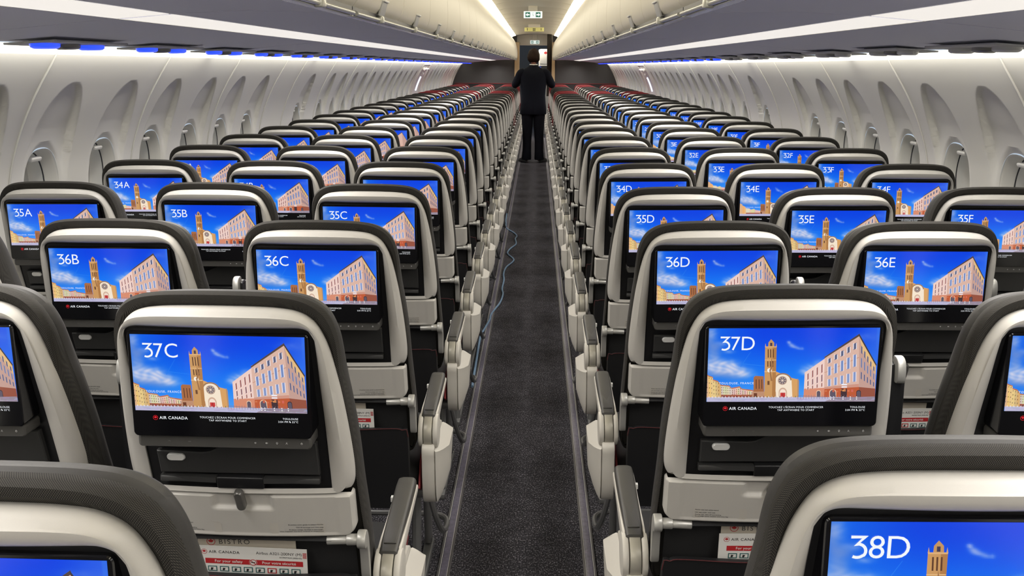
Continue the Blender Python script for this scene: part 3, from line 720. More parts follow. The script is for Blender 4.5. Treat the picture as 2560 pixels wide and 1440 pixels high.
def make_seat(row, c):
    k = f'{row}{c}'
    lv = 0 if row >= 34 else (1 if row >= 28 else 2)
    red = row in (12, 13, 14, 19, 20)
    n = 39-row
    tone = 'red' if red else 'charcoal'
    if k in NUMS: lb = f'{tone} and cream airline seat whose back screen reads {k}'
    else: lb = f'{tone} and cream seat, {WORDN[n]} row from the camera, {COLDESC[c]}'
    fit = FIT.get(k) or tuple(a+random.uniform(-b, b) for a, b in zip(FITC[c], (.0015, .006, .12)))
    t = thing('airline_seat', lb, 'seat', (COLX[c], row_y(row)+fit[1], 0), 'rows of economy seats')
    rl = math.radians(fit[2]); t.rotation_euler = (0, rl, math.radians(random.uniform(-.25, .25))); t.location.x += fit[0]-1.1305*sin(rl)
    D = LODS[lv]
    link('seat_shell', D['shell'], t); link('back_cushion', CUSH[lv][1 if red else 0], t)
    su = link('monitor_surround', D['surround'], t)
    mo = link('monitor', D['monitor'], t)
    pic = link('screen_picture', PICS[0 if row >= 35 else (1 if row >= 31 else 2)], mo); pic.location = (0, -.0004, DISP_TOP)
    if row >= 26: nb = link('seat_number', make_number(k), mo); nb.location = (0, -.0004, DISP_TOP)
    if row >= 34: cp = link('screen_caption', CAPTION, mo); cp.location = (0, -.0004, DISP_TOP)
    tr = link('tray_table', D['tray'], t)
    if lv < 2:
        link('control_strip', D['strip'], mo)
        fl = link('stowage_flap', D['flap'], t); link('flap_latch', D['flapbtn'], fl)
        link('card_ledge', D['ledge'], su)
        tl = link('tray_latch', D['traylatch'], tr); tl.location = P3(.0, .795, .014); tl.rotation_euler = (0, math.radians(-6 if k == '37C' else (28 if k == '37D' else random.uniform(-8, 8))), 0); tl.rotation_euler.x = .26
        link('placard', D['placard'], tr)
        link('hinge_bracket', D['hingeR'], t); link('hinge_bracket', D['hingeL'], t)
        link('lower_back', D['lower'], t); pk = link('literature_pocket', D['pocket'], t); link('pocket_piping', D['piping'], pk)
    else:
        link('hinge_bracket', D['hingeL' if c == 'D' else 'hingeR'], t)
    sc = link('seat_cushion', D['pan'], t); 
    if lv < 2 and c in 'CD': link('cushion_side_trim', D['trim'], sc)
    if lv < 2:
        bm = link('seat_beam', D['beam'], t)
        if c in 'CBD': link('leg', D['legR' if c != 'D' else 'legL'], t)
        if c in 'EF': pass
        if c in 'CD': link('baggage_bar', D['barR' if c == 'C' else 'barL'], t)
    if c in 'CD':
        A = ARM_R if c == 'C' else ARM_L
        ap = link('armrest_pad', A['pad'], t)
        for q, nm in (('side', 'armrest_side'), ('hub', 'armrest_hub'), ('fair', 'armrest_support'), ('end', 'seat_end_panel')): link(nm, A[q], t)
        if lv < 2:
            link('hub_band', A['band'], t); link('recline_plate', A['plate'], ap); link('recline_button', A['btn'], ap); link('hub_pin', A['pin'], t)
    if c in 'ABDE' and lv < 2:
        ma = link('middle_armrest', MIDARM, t); link('armrest_end_cap', MIDCAP, ma)
    return t
SEATS = {}
for r in range(38, 11, -1):
    for c in 'CDBEAF':
        if f'{r}{c}' in ('38A', '38F'): continue
        SEATS[f'{r}{c}'] = make_seat(r, c)

# ------------------------------------------------------------------ cards in the seat pockets
def card_mesh():
    m = MB(); w, h = .1085, .13
    m.box((0, .0006, h/2), (2*w, .0012, h), None, 0, .0004)
    y = -.0003
    def put(t, x, z, mi): m.add([(v[0]+x, y, v[2]+z) for v in t.v], t.f, mi)
    roundel(m, -.093, h-.0135, .0058, y, 2); put(text_mb('AIR CANADA', .0062, .006, 'LEFT', 1.15), -.084, h-.0165, 1)
    put(text_mb('Airbus A321-200NY (M)', .0062, .0, 'RIGHT', 1.0), .098, h-.0155, 1); put(text_mb('ACFRSTXLR (2026-02)', .0032, .01, 'RIGHT', 1.), .098, h-.0225, 1)
    for k in range(6): m.add([(.100, y, h-.0085-k*.0022), (.1075, y, h-.0085-k*.0022), (.1075, y, h-.0099-k*.0022), (.100, y, h-.0099-k*.0022)], [(0, 1, 2, 3)], 2)
    z0, z1 = h-.0405, h-.0285
    m.add([(-.092, y, z0), (.100, y, z0), (.100, y, z1), (-.092, y, z1)], [(0, 1, 2, 3)], 2)
    y = -.0006
    put(text_mb('For your safety', .0058, .012, 'CENTER', 1.05), -.046, z0+.0035, 0); put(text_mb('Pour votre sécurité', .0058, .012, 'CENTER', 1.0), .053, z0+.0035, 0)
    disc(m, .002, (z0+z1)/2, .0078, y, 0); y = -.0009; disc(m, .002, (z0+z1)/2, .0072, y, 2, .0058); m.add([(-.0025, y, (z0+z1)/2+.005), (-.0035, y, (z0+z1)/2+.004), (.0065, y, (z0+z1)/2-.005), (.0075, y, (z0+z1)/2-.004)], [(0, 1, 2, 3)], 2)
    m.add([(-.002, y, (z0+z1)/2-.001), (.006, y, (z0+z1)/2-.001), (.006, y, (z0+z1)/2+.001), (-.002, y, (z0+z1)/2+.001)], [(0, 1, 2, 3)], 1)
    y = -.0006
    for k in range(8):
        x = -.088+k*.0235; mi = 3 if k != 5 else 2
        m.add([(x, y, h-.058), (x+.018, y, h-.058), (x+.018, y, h-.046), (x, y, h-.046)], [(0, 1, 2, 3)], mi); m.add([(x+.002, y-.0002, h-.056), (x+.016, y-.0002, h-.056), (x+.016, y-.0002, h-.048), (x+.002, y-.0002, h-.048)], [(0, 1, 2, 3)], 0)
        m.add([(x+.005, y-.0004, h-.0555), (x+.009, y-.0004, h-.0555), (x+.011, y-.0004, h-.050), (x+.006, y-.0004, h-.0495)], [(0, 1, 2, 3)], 1)
    m.add([(-.09, y, h-.066), (.1, y, h-.066), (.1, y, h-.0605), (-.09, y, h-.0605)], [(0, 1, 2, 3)], 3)
    return m.mesh('safety_card', [M_PAPER, M_INK, M_REDINK, MATS.get('teal_ink') or mat('teal_ink', (.04, .13, .13), .5)], 0, False)
def menu_mesh():
    m = MB(); w, h = .096, .148
    m.box((0, .0006, h/2), (2*w, .0012, h), None, 0, .0004); y = -.0003
    roundel(m, -.070, h-.0125, .0085, y, 2); t = text_mb('BISTRO', .0105, -.004, 'LEFT', 1.3); m.add([(v[0]-.054, y, v[2]+h-.0180) for v in t.v], t.f, 1)
    return m.mesh('bistro_menu', [M_CREAMCARD, M_INK, M_REDINK], 0, False)
CARD, MENU = card_mesh(), menu_mesh()
for k, dx, rl in (('37C', .0, -.03), ('37D', .008, .012), ('36C', .006, .0), ('36E', -.0, .02)):
    s = SEATS[k]; L = s.location
    if k in ('37C', '37D'): where = f'of seat {k}'
    else: where = f'of seat {k}'
    o = link('safety_card', CARD); o.location = (L.x+dx, L.y+.144, .540); o.rotation_euler = (.12, -rl, 0)
    tag(o, f'white safety card with red band in the back pocket {where}', 'card', 'safety cards in the seat pockets')
    o = link('bistro_menu', MENU); o.location = (L.x+dx*.5-.006, L.y+.1495, .5435); o.rotation_euler = (.12, 0, 0)
    tag(o, f'cream menu card behind the safety card in the back pocket {where}', 'menu', 'menus in the seat pockets')

# ------------------------------------------------------------------ cabin shell
YB0, YB1 = -3.0, 22.0        # aft and forward ends
fl = MB(); fl.add([(-1.75, YB0, 0), (1.75, YB0, 0), (1.75, 26, 0), (-1.75, 26, 0)], [(0, 1, 2, 3)])
struct(fl.build('floor', M_CARPET, None, 0))
for sx, nm in ((-1, 'left'), (1, 'right')):
    t = thing('floor_path_strip', f'dark grey marking strip with pale edges along the {nm} side of the aisle floor', 'floor strip', (sx*.235, 0, 0), 'aisle path strips')
    m = MB(); m.box((0, 9.5, .0025), (.022, 24.8, .005), None, 0, .001); m.build('strip_insert', M_PATH, t)
    for q in (-1, 1):
        m = MB(); m.box((q*.0165, 9.5, .0035), (.009, 24.8, .007), None, 0, .0015); m.box((q*.0125, 9.5, .0062), (.0012, 24.8, .0022), None, 1); m.build('strip_edge', [M_PATHE, M_SEAM], t)
# wall profile: (z, x)
PROF = [(-.0, 1.66), (.3, 1.79), (.6, 1.855), (.85, 1.872), (1.0, 1.866), (1.10, 1.855), (1.17, 1.843), (1.22, 1.831), (1.308, 1.80), (1.393, 1.762), (1.471, 1.720), (1.541, 1.676), (1.595, 1.640), (1.616, 1.626)]
def wx(z):
    if z <= PROF[0][0]: return PROF[0][1]
    for i in range(len(PROF)-1):
        if z <= PROF[i+1][0]:
            a = [PROF[min(max(i+k, 0), len(PROF)-1)] for k in (-1, 0, 1, 2)]
            z0, z1 = a[1][0], a[2][0]; t = (z-z0)/(z1-z0)
            m0 = (a[2][1]-a[0][1])/(a[2][0]-a[0][0])*(z1-z0) if a[2][0] != a[0][0] else 0
            m1 = (a[3][1]-a[1][1])/(a[3][0]-a[1][0])*(z1-z0)
            return (2*t**3-3*t*t+1)*a[1][1]+(t**3-2*t*t+t)*m0+(-2*t**3+3*t*t)*a[2][1]+(t**3-t*t)*m1
    return PROF[-1][1]
def wn(z):
    d = (wx(z+.005)-wx(z-.005))/.01; n = Vector((1, -d)).normalized(); return n.x, n.y    # outward (x,z)
WC, WHW, WHH = 1.060, .142, .198
def recess(s, z):
    """outward displacement of the teardrop hollow above each window"""
    top = 1.512; a = top-z
    if a <= -.004: return 0
    w = .170*(1-(1-min(1, max(a, 0)/.30))**2.2)**.5
    depth = (.010+.10*min(max(a, 0), .18))*(1-smooth(.21, .44, a))
    return depth*smooth(-.003, .012, w-abs(s))
def oval(a, hw, hh):
    c, s_ = cos(a), sin(a); e = .78
    return hw*math.copysign(abs(c)**e, c), hh*math.copysign(abs(s_)**e, s_)
ZL, ZH, ZM = .80, 1.616, 1.285
cells = []   # (y0,y1,windowcentre or None)
seams = [3.4-1.0667*k for k in range(6, 0, -1)]
y = seams[0]; panels = []
while y < 6.55: panels.append((y, y+1.0667, 2)); y += 1.0667
panels[-1] = (panels[-1][0], 6.60, 2)
panels += [(6.60, 7.15, 0), (7.15, 8.20, 1)]
y = 8.20; kdoor = 6; i = 0
while y < 22.0:
    panels.append((y, min(y+1.0667, 22.05), 3 if i == kdoor else 2)); y += 1.0667; i += 1
WINS = []
def build_wall(sx, nm):
    m = MB()
    for y0, y1, kind in panels:
        nwin = kind if kind in (1, 2) else 0
        n = max(1, nwin); sub = [(y0+(y1-y0)*q/n, y0+(y1-y0)*(q+1)/n) for q in range(n)]
        for a, b in sub:
            cy = (a+b)/2; hw = (b-a)/2
            if nwin == 0:
                ys = [a+(b-a)*q/8 for q in range(9)]; zs = [ZL+(ZH-ZL)*q/22 for q in range(23)]
                m.add([(sx*wx(z), yy, z) for z in zs for yy in ys], [(j*9+i2, j*9+i2+1, (j+1)*9+i2+1, (j+1)*9+i2) for j in range(22) for i2 in range(8)])
            else:
                N = 72; rings = []
                fy = [-hw+2*hw*q/60 for q in range(61)]; fz = [ZM+(ZH-ZM)*q/48 for q in range(49)]; gv = []
                for z in fz:
                    nx, nz = wn(z)
                    for q in fy: d = recess(q, z); gv.append((sx*(wx(z)+d*nx), cy+q, z+d*nz))
                m.add(gv, [(j*61+i2, j*61+i2+1, (j+1)*61+i2+1, (j+1)*61+i2) for j in range(48) for i2 in range(60)])
                # boundary ring
                def bnd(k):
                    ang = 2*pi*k/N; c, s_ = cos(ang), sin(ang)
                    # hit on the rectangle from the window centre
                    tx = hw/abs(c) if abs(c) > 1e-9 else 1e9; tz = ((ZH-WC) if s_ > 0 else (WC-ZL))/abs(s_) if abs(s_) > 1e-9 else 1e9
                    # angles are warped so that the tall upper side receives enough points
                    return c, s_, min(tx, tz)
                angs = []
                H1 = ZM-WC; H0 = WC-ZL
                per = [(hw, z) for z in [q/14*H1 for q in range(0, 14)]] + [(hw-2*hw*q/60, H1) for q in range(0, 60)] + [(-hw, H1-q/14*H1) for q in range(0, 14)] + [(-hw, -q/8*H0) for q in range(0, 8)] + [(-hw+2*hw*q/20, -H0) for q in range(0, 20)] + [(hw, -H0+q/8*H0) for q in range(0, 8)]
                inn = []
                for px, pz in per:
                    aa = atan2(pz/ (H1 if pz > 0 else H0), px/hw)
                    inn.append(oval(aa, WHW, WHH))
                NR = 14
                for r in range(NR+1):
                    t = r/NR; ring = []
                    for (px, pz), (ox, oz) in zip(per, inn):
                        s_ = px+(ox-px)*t; z = WC+pz+(oz-pz)*t
                        d = recess(s_, z)
                        # soft lip round the window
                        rho = sqrt((s_/WHW)**2+((z-WC)/WHH)**2); d += .012*smooth(1.22, 1.0, rho)**2*(1 if t > 0 else 0)
                        nx, nz = wn(z); ring.append((sx*(wx(z)+d*nx), cy+s_, z+d*nz))
                    rings.append(ring)
                m.loft(rings, True)
                WINS.append((sx, cy))
        ys = (y0, y1)
        zs = [0, .15, .3, .45, .6, .7, ZL]
        m.add([(sx*wx(z), yy, z) for z in zs for yy in ys], [(2*j, 2*j+1, 2*j+3, 2*j+2) for j in range(6)])
    w = struct(m.build('wall_'+nm, M_WALL, None, 60, False))
    return w
wl = build_wall(-1, 'left'); wr = build_wall(1, 'right')
# joints between panels (raised light bead), trims
ti = 0
for sx, nm in ((-1, 'left'), (1, 'right')):
    m = MB()
    for y0, y1, kind in panels:
        path = [(sx*(wx(z)-.003), y0, z) for z in [.6+.035*q for q in range(30)] if z < 1.61] + [(sx*1.625, y0, 1.616), (sx*1.607, y0+.004, 1.645)]
        m.tube(path, .0042, 6)
    ti += 1; struct(m.build(f'trim_{ti}', M_SEAM, None, 50))
# windows
wi = 0
def window_meshes(sx):
    N = 48
    def ring(hw, hh, dep, dz=0):
        r = []
        for k in range(N):
            s_, q = oval(2*pi*k/N, hw, hh); z = WC+q; nx, nz = wn(z)
            base = wx(z)+recess(s_, z)
            r.append((sx*(base+dep*nx), s_, z+dep*nz+dz))
        return r
    f = MB(); dd = .0125
    f.loft([ring(WHW*1.04, WHH*1.03, dd-.004), ring(WHW*1.0, WHH*1.0, dd-.0015), ring(WHW*.97, WHH*.975, dd+.006), ring(WHW*.93, WHH*.94, dd+.020), ring(WHW*.885, WHH*.90, dd+.04), ring(WHW*.86, WHH*.875, dd+.048)], True)
    fr = f.mesh('window_frame', M_WALL, 60, False)
    g = MB(); g.loft([ring(WHW*.862, WHH*.877, dd+.046), ring(WHW*.85, WHH*.865, dd+.0455), ring(WHW*.84, WHH*.855, dd+.05)], True); ga = g.mesh('window_seal', M_SEAMD, 60, False)
    b = MB(); b.loft([ring(WHW*.85, WHH*.865, dd+.049), ring(WHW*.83, WHH*.85, dd+.07), ring(WHW*.80, WHH*.82, dd+.10), ring(WHW*.76, WHH*.79, dd+.105)], True); bk = b.mesh('window_reveal', M_WALL, 60, False)
    # shade handle at the top
    h = MB(); zt = WC+WHH*.86
    h.box((sx*(wx(zt)+dd+.040), 0, zt-.004), (.018, .075, .018), Matrix.Rotation(-sx*.42, 3, 'Y'), 0, .006); hd = h.mesh('shade_handle', mat('white_gloss', (.85, .84, .80), .25) if 'white_gloss' not in MATS else MATS['white_gloss'], 40)
    p = MB(); r = ring(WHW*.77, WHH*.80, dd+.104); p.add(r, [tuple(range(N))]); pn = p.mesh('pane', M_PANE, 0)
    return fr, ga, bk, hd, pn
WM = {-1: window_meshes(-1), 1: window_meshes(1)}
for sx, cy in WINS:
    wi += 1
    fr, ga, bk, hd, pn = WM[sx]
    o = struct(link(f'window_{wi}', fr)); o.location = (0, cy, 0)
    for me, nm in ((ga, 'window_seal'), (bk, 'window_reveal'), (hd, 'shade_handle'), (pn, 'pane')): link(nm, me, o)
# wall wash lights: a tube per panel, the lit wall top made as an emissive band
for sx, nm in ((-1, 'left'), (1, 'right')):
    for q, (y0, y1, kind) in enumerate(p for p in panels if p[1] > 3.0):
        t = thing('wall_wash_light', f'glowing cream lit band and tube atop the {nm} wall, {WORDN[q+1]} panel from the camera', 'light', (sx*1.615, (y0+y1)/2, 1.631), 'wall wash lights'); L = (y1-y0)-.012
        m = MB(); m.add([(sx*.008, -L/2, -.013), (sx*.008, L/2, -.013), (-sx*.012, L/2, .018), (-sx*.012, -L/2, .018), (sx*.012, -L/2, -.016), (sx*.012, L/2, -.016)], [(0, 1, 2, 3), (4, 5, 1, 0)]); m.build('light_lens', M_GLOW_W, t, 0)
        m = MB(); m.cyl((-sx*.018, -L/2, .026), (-sx*.018, L/2, .026), .005, 8); m.build('light_tube', M_LENS_T, t, 60)

# ------------------------------------------------------------------ overhead bins
UND = [(.405, 1.707), (.65, 1.712), (.835, 1.7035), (.84, 1.703), (.975, 1.6915), (.98, 1.691), (1.07, 1.683), (1.22, 1.668), (1.40, 1.652), (1.50, 1.647), (1.555, 1.650), (1.58, 1.662), (1.585, 1.70)]
DOOR = [(.398, 1.722), (.386, 1.735), (.378, 1.76), (.374, 1.80), (.374, 1.85), (.378, 1.91), (.388, 1.97), (.403, 2.03), (.424, 2.085), (.450, 2.13), (.480, 2.165), (.53, 2.19)]
DOORc = catmull(DOOR, 3)
edges = [-2.2, .1, 2.4, 4.7, 6.95, 7.45, 9.75, 12.05, 14.35, 16.65, 18.95, 21.35]
for sx, nm in ((-1, 'left'), (1, 'right')):
    num = 0
    for y0, y1 in zip(edges[:-1], edges[1:]):
        if y1 < 1: word = None
        else: num += 1; word = WORDN[num]
        L = y1-y0
        lab = f'{nm} overhead bin with cream doors and grey underside, {word} from the camera' if word else f'{nm} overhead bin with cream doors above the camera position, behind the view'
        if word is None: lab = f'{nm} cream overhead bin nearest the tail, {"over" if y1>0 else "behind"} the camera'
        if L < 1: lab = f'narrow {nm} overhead bin filler between two long cream bins'
        t = thing('overhead_bin', lab, 'overhead bin', (0, y0, 0), 'overhead bins')
        m = MB()
        for seg in (UND[:3], UND[3:5], UND[5:]):
            if seg == UND[3:5]: continue
            m.loft([[(sx*x, yy, z) for x, z in seg] for yy in (.007, L*.25, L*.5, L*.75, L-.007)], False)
        # end closing edge
        for yy in (.007, L-.007): m.loft([[(sx*x, yy, z) for x, z in UND], [(sx*x, yy, z+.05) for x, z in UND]], False)
        m.loft([[(sx*x, yy, z) for x, z in ((.843, 1.703), (.843, 1.720), (.972, 1.708), (.972, 1.6915))] for yy in (.004, L-.004)], False)
        m.build('bin_underside', M_BINU, t, 50, False)
        m = MB(); m.add([(sx*x, yy, z) for yy in (.008, L-.008) for x, z in ((.842, 1.7030), (.844, 1.7018), (.971, 1.6908), (.973, 1.6918))], [(0, 1, 5, 4), (1, 2, 6, 5), (2, 3, 7, 6)]); m.build('underside_strip', M_STRIP_B, t, 0, False)  # pale emissive strip along the bin underside
        nd = 3 if L > 1 else 1
        for q in range(nd):
            a = L*q/nd+.0022; b = L*(q+1)/nd-.0022
            m = MB(); rings = []
            for yy, ins_ in ((a, .006), (a+.0008, .002), (a+.003, 0), (a+.010, 0), (a+.03, 0), ((a+b)/2, 0), (b-.03, 0), (b-.010, 0), (b-.003, 0), (b-.0008, .002), (b, .006)):
                rings.append([(sx*(x+ins_), yy, z) for x, z in DOORc])
            m.loft(rings, False)
            dr = m.build('bin_door', M_BIND, t, 50, False)
            yc = (a+b)/2
            m = MB(); m.box((sx*.3835, yc, 1.737), (.006, .082, .042), Matrix.Rotation(-sx*.30, 3, 'Y'), 0, .002); m.box((sx*.3755, yc, 1.7575), (.010, .082, .005), Matrix.Rotation(-sx*.2, 3, 'Y'), 1, .001)
            m.build('door_latch', [M_PSU, M_SILVER], dr, 40)
        # hand rail under the door edge
        m = MB(); m.loft([[(sx*x, yy, z) for x, z in ((.398, 1.722), (.410, 1.716), (.418, 1.712), (.420, 1.706))] for yy in (0, L)], False); m.box((sx*.403, L/2, 1.7185), (.010, L-.01, .010), None, 0); m.build('door_gap_liner', M_RAILD, t, 40, False)
        m = MB(); m.cyl((sx*.392, .02, 1.706), (sx*.392, L-.02, 1.706), .0055, 10); m.box((sx*.410, L/2, 1.7005), (.022, L-.02, .004), None, 0, .001); hr = m.build('hand_rail', M_RAIL, t, 40)
        nb = max(1, int(L/.62))
        for q in range(nb):
            m = MB(); m.box((sx*.392, L*(q+.5)/nb, 1.7075), (.020, .035, .022), None, 0, .004); m.build('rail_bracket', M_RAIL, hr, 40)
# service units with vents and lamps at the wall side of the bins
for sx, nm in ((-1, 'left'), (1, 'right')):
    q = 0; y = 3.02
    while y < 21.2:
        q += 1; lit = sx < 0 or y > 7.0
        t = thing('passenger_service_unit', f'service panel with {"blue lamps" if lit else "unlit lamps"} under the {nm} bins by the wall, {WORDN[min(q, 27)]} from the camera', 'service panel', (sx*1.39, y, 1.6435), 'service panels by the wall')
        R_ = Matrix.Rotation(sx*.07, 3, 'Y')
        m = MB(); m.box((0, 0, 0), (.15, .50, .006), R_, 0, .002); m.build('unit_plate', M_PSU, t, 40)
        for dy in (-.16, -.02, .14):
            m = MB(); ln = .072 if dy != -.02 else .06
            rings = [[(.03*cos(a)*k1, dy+ln*sin(a)*k1, zz) for a in [2*pi*k/24 for k in range(24)]] for k1, zz in ((1, -.002), (.97, -.012), (.8, -.016))]
            m.loft(rings, True, True); m.xform(R_.to_4x4()); m.build('lamp_lens' if dy != -.02 else 'air_vent', (M_BLUE if lit else M_OFF) if dy != -.02 else M_DSILVER, t, 40)
        y += PITCH

# ------------------------------------------------------------------ ceiling
m = MB(); CE = [(.455, 2.225), (.40, 2.238), (.30, 2.256), (.15, 2.270), (0, 2.275)]
CE = CE + [(-x, z) for x, z in reversed(CE[:-1])]
ys = []; y = YB0
k = 0
rings = []
while y < 24.4:
    for dy, dz in ((0.0, .026), (.02, .004), (.12, -.006), (.52, -.012), (.94, -.006), (1.045, .002)):
        rings.append([(x, y+dy, z+dz*(1-(abs(x)/.456)**5)) for x, z in CE])
    y += 1.0667
m.loft(rings, False)
struct(m.build('ceiling', M_CEIL, None, 30, False))
# side voids above the bins closing the cabin
for sx, nm in ((-1, 'left'), (1, 'right')):
    m = MB(); m.loft([[(sx*x, yy, z) for x, z in ((.455, 2.225), (.56, 2.26), (1.2, 2.2), (1.75, 1.9), (1.64, 1.66))] for yy in (YB0, 22.2)], False)
    ti += 1; struct(m.build(f'trim_{ti}', M_WALL, None, 40, False))
# ceiling edges lit by hidden cove lamps, made as emissive bands
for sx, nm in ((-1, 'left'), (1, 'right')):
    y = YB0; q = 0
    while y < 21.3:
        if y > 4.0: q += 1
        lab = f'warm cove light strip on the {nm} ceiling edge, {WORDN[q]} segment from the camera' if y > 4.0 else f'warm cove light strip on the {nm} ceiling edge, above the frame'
        t = thing('cove_glow', lab, 'glowing band', (sx*.45, y, 2.2), 'glowing bands along the ceiling edges'); L = 1.0667-.016
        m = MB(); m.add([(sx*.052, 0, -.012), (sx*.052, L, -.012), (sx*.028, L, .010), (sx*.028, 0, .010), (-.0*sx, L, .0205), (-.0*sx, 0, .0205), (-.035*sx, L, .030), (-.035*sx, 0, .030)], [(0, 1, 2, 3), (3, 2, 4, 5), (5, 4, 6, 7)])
        m.build('light_lens', M_GLOW_C, t, 0, False)
        m = MB(); m.box((-.0*sx, L+.008, .0165), (.09, .014, .008), Matrix.Rotation(-sx*-.35, 3, 'Y'), 0, .003); m.build('band_divider', M_CEIL, t, 40)
        y += 1.0667

# aft wall behind the camera
m = MB(); m.box((0, YB0-.02, 1.15), (3.8, .04, 2.5)); struct(m.build('wall_back', M_WALL, None, 0))

# ------------------------------------------------------------------ forward bulkheads, galley
def bulk(sx, nm):
    pr = [(wx(z)+.02, z) for z in (0, .3, .6, .85, 1.0, 1.2, 1.4, 1.55, 1.66)]
    def slab(z0, z1, y0, y1, x_in):
        pts = [(x_in, z0)] + [(wx(min(z, 1.626))+.02, z) for z in [z0+(z1-z0)*q/8 for q in range(9)]] + [(x_in, z1)]
        mm = MB(); mm.loft([[(sx*x, yy, z) for x, z in pts] for yy in (y0, y1)], True, True); return mm
    w = struct(slab(0, 2.3, 22.0, 22.05, .40).build('wall_front_'+nm, M_BULK, None, 0))
    slab(0.02, 1.195, 21.985, 22.0, .405).build('lower_panel', M_BULKB, w, 0)
    mm = MB(); mm.box((sx*1.1, 21.98, 1.20), (1.38, .012, .012), None, 0, .002); mm.build('red_band', M_REDTRIM, w, 40)
    mm = MB(); mm.box((sx*.395, 22.0, 1.05), (.11, .10, 2.1), None, 0, .01); mm.build('door_post', M_WOOD, w, 40)
    return w
bulk(-1, 'left'); bulk(1, 'right')
m = MB(); m.box((0, 22.1, 2.16), (.86, .08, .26), None, 0, .01); struct(m.build('wall_front_header', M_CEIL, None, 40))
m = MB(); m.box((0, 26.0, 1.2), (3.6, .06, 2.6)); struct(m.build('wall_front_galley', M_BULK, None, 0))
for sx, nm in ((-1, 'left'), (1, 'right')):
    m = MB(); m.box((sx*.9, 24.2, 1.15), (.9, .05, 2.3)); struct(m.build('wall_galley_'+nm, M_GALLEY if sx > 0 else M_BULKB, None, 0))
t = thing('galley_cabinet', 'white galley cabinet with a red emblem seen through the forward doorway', 'cabinet', (.31, 23.4, 0))
m = MB(); m.box((0, 0, .98), (.44, .5, 1.96), None, 0, .01); m.build('cabinet_body', M_GALLEY, t, 40)
m = MB(); m.box((-.02, -.255, 1.80), (.34, .014, .34), None, 0, .006); dr = m.build('cabinet_door', M_GALLEY, t, 40)
m = MB(); leaf_faces(m, -.06, 1.88, .045, -.2635); m.build('red_emblem', M_REDINK, dr, 0, False)
m = MB(); m.box((0, -.252, 1.53), (.40, .01, .12), None, 0, .003); m.build('counter_recess', M_DARK, t, 40)
t = thing('galley_screen', 'small blue lit panel beside the head of the standing person', 'screen', (.10, 23.05, 1.54))
m = MB(); m.box((0, 0, 0), (.10, .02, .075), None, 0, .004); m.build('screen_frame', M_BEZEL, t, 40)
m = MB(); m.box((0, -.0115, 0), (.085, .003, .06), None, 0, .001); m.build('screen_face', M_SCRB, t, 40)
m = MB(); m.box((0, .03, -.78), (.03, .03, 1.5)); m.build('screen_post', M_BEZEL, t, 40)
# curtain gathered at the right of the doorway
cu = MB()
for dd_, ph in ((0, 0), (.03, .5)):
    cu.loft([[(.262+.105*q/60, 21.1+dd_+.016*sin(q*1.05+ph), z) for z in (.95, 1.2, 1.5, 1.8, 2.10, 2.245)] for q in range(61)], False)
for xx in (.262, .367): cu.add([(xx, 21.1, .95), (xx, 21.13, .95), (xx, 21.13, 2.245), (xx, 21.1, 2.245)], [(0, 1, 2, 3)])
tag(cu.build('curtain', M_CURTAIN, None, 60, False), 'dark brown pleated curtain hanging right of the forward doorway', 'curtain')

# ------------------------------------------------------------------ signs on the ceiling
def exit_sign(y, w, h, z, label, small=False):
    t = thing('exit_sign', label, 'sign', (-.003, y, z), 'lit exit signs')
    m = MB(); m.box((0, .012, 0), (w, .024, h), None, 0, .006); m.build('sign_case', M_SIGNW, t, 40)
    g = MB(); a = MB()
    for sx in (-1, 1):
        cx = sx*w*.28; q = h*.36
        g.add([(cx-q, -.0006, -q), (cx+q, -.0006, -q), (cx+q, -.0006, q), (cx-q, -.0006, q)], [(0, 1, 2, 3)])
        P_ = [(1, 0), (.1, .8), (.1, .32), (-.85, .32), (-.85, -.32), (.1, -.32), (.1, -.8)]
        a.add([(cx+sx*px*q*.85, -.0012, pz*q*.85) for px, pz in P_], [(0, 1, 2), (0, 2, 5), (0, 5, 6), (2, 3, 4, 5)])
    g.build('green_field', M_SIGNG, t, 0, False); a.build('white_arrow', M_SIGNW, t, 0, False)
    m = MB(); q = h*.012
    m.tube([(-.004, -.001, h*.22), (0, -.001, h*.05), (.004, -.001, -.02*h), (-.004, -.001, -h*.25)], h*.02, 5); m.tube([(0, -.001, h*.05), (-.010, -.001, 0)], h*.02, 5); m.tube([(.002, -.001, -.02*h), (.010, -.001, -h*.25)], h*.02, 5); disc(m, 0, h*.3, h*.05, -.001)
    m.build('running_figure', M_SIGNG, t, 40)
    m = MB(); m.box((0, .012, (2.262-z+h/2)/2), (w*.5, .012, max(.01, 2.262-z-h/2+.01)), None, 0, .002)
    m.v = [(x, yy, zz-((2.262-z+h/2)/2)+(h/2+(2.27-z))/2) for x, yy, zz in m.v]; m.build('sign_mount', M_CEIL, t, 40)
exit_sign(11.6, .215, .078, 2.165, 'green and white lit exit arrow sign hanging nearest, high in the aisle')
exit_sign(22.02, .20, .075, 2.10, 'small lit exit arrow sign above the forward doorway', True)
t = thing('yellow_placard', 'pale yellow placard with arrows hanging from the aisle ceiling', 'sign', (-.002, 16.6, 2.178))
m = MB(); m.box((0, .006, 0), (.325, .012, .065), None, 0, .004); m.build('placard_board', M_SIGNY, t, 40)
m = MB()
for cx in (-.115, .115): m.add([(cx-.004, -.0008, -.02), (cx+.004, -.0008, -.02), (cx+.004, -.0008, .008), (cx-.004, -.0008, .008), (cx-.012, -.0008, .006), (cx+.012, -.0008, .006), (cx, -.0008, .022)], [(0, 1, 2, 3), (4, 5, 6)])
for cx in (-.014, .010):
    m.box((cx, -.0006, .008), (.016, .001, .022)); m.box((cx, -.0006, -.016), (.016, .001, .016))
m.build('arrow_marks', M_INK, t, 0, False)
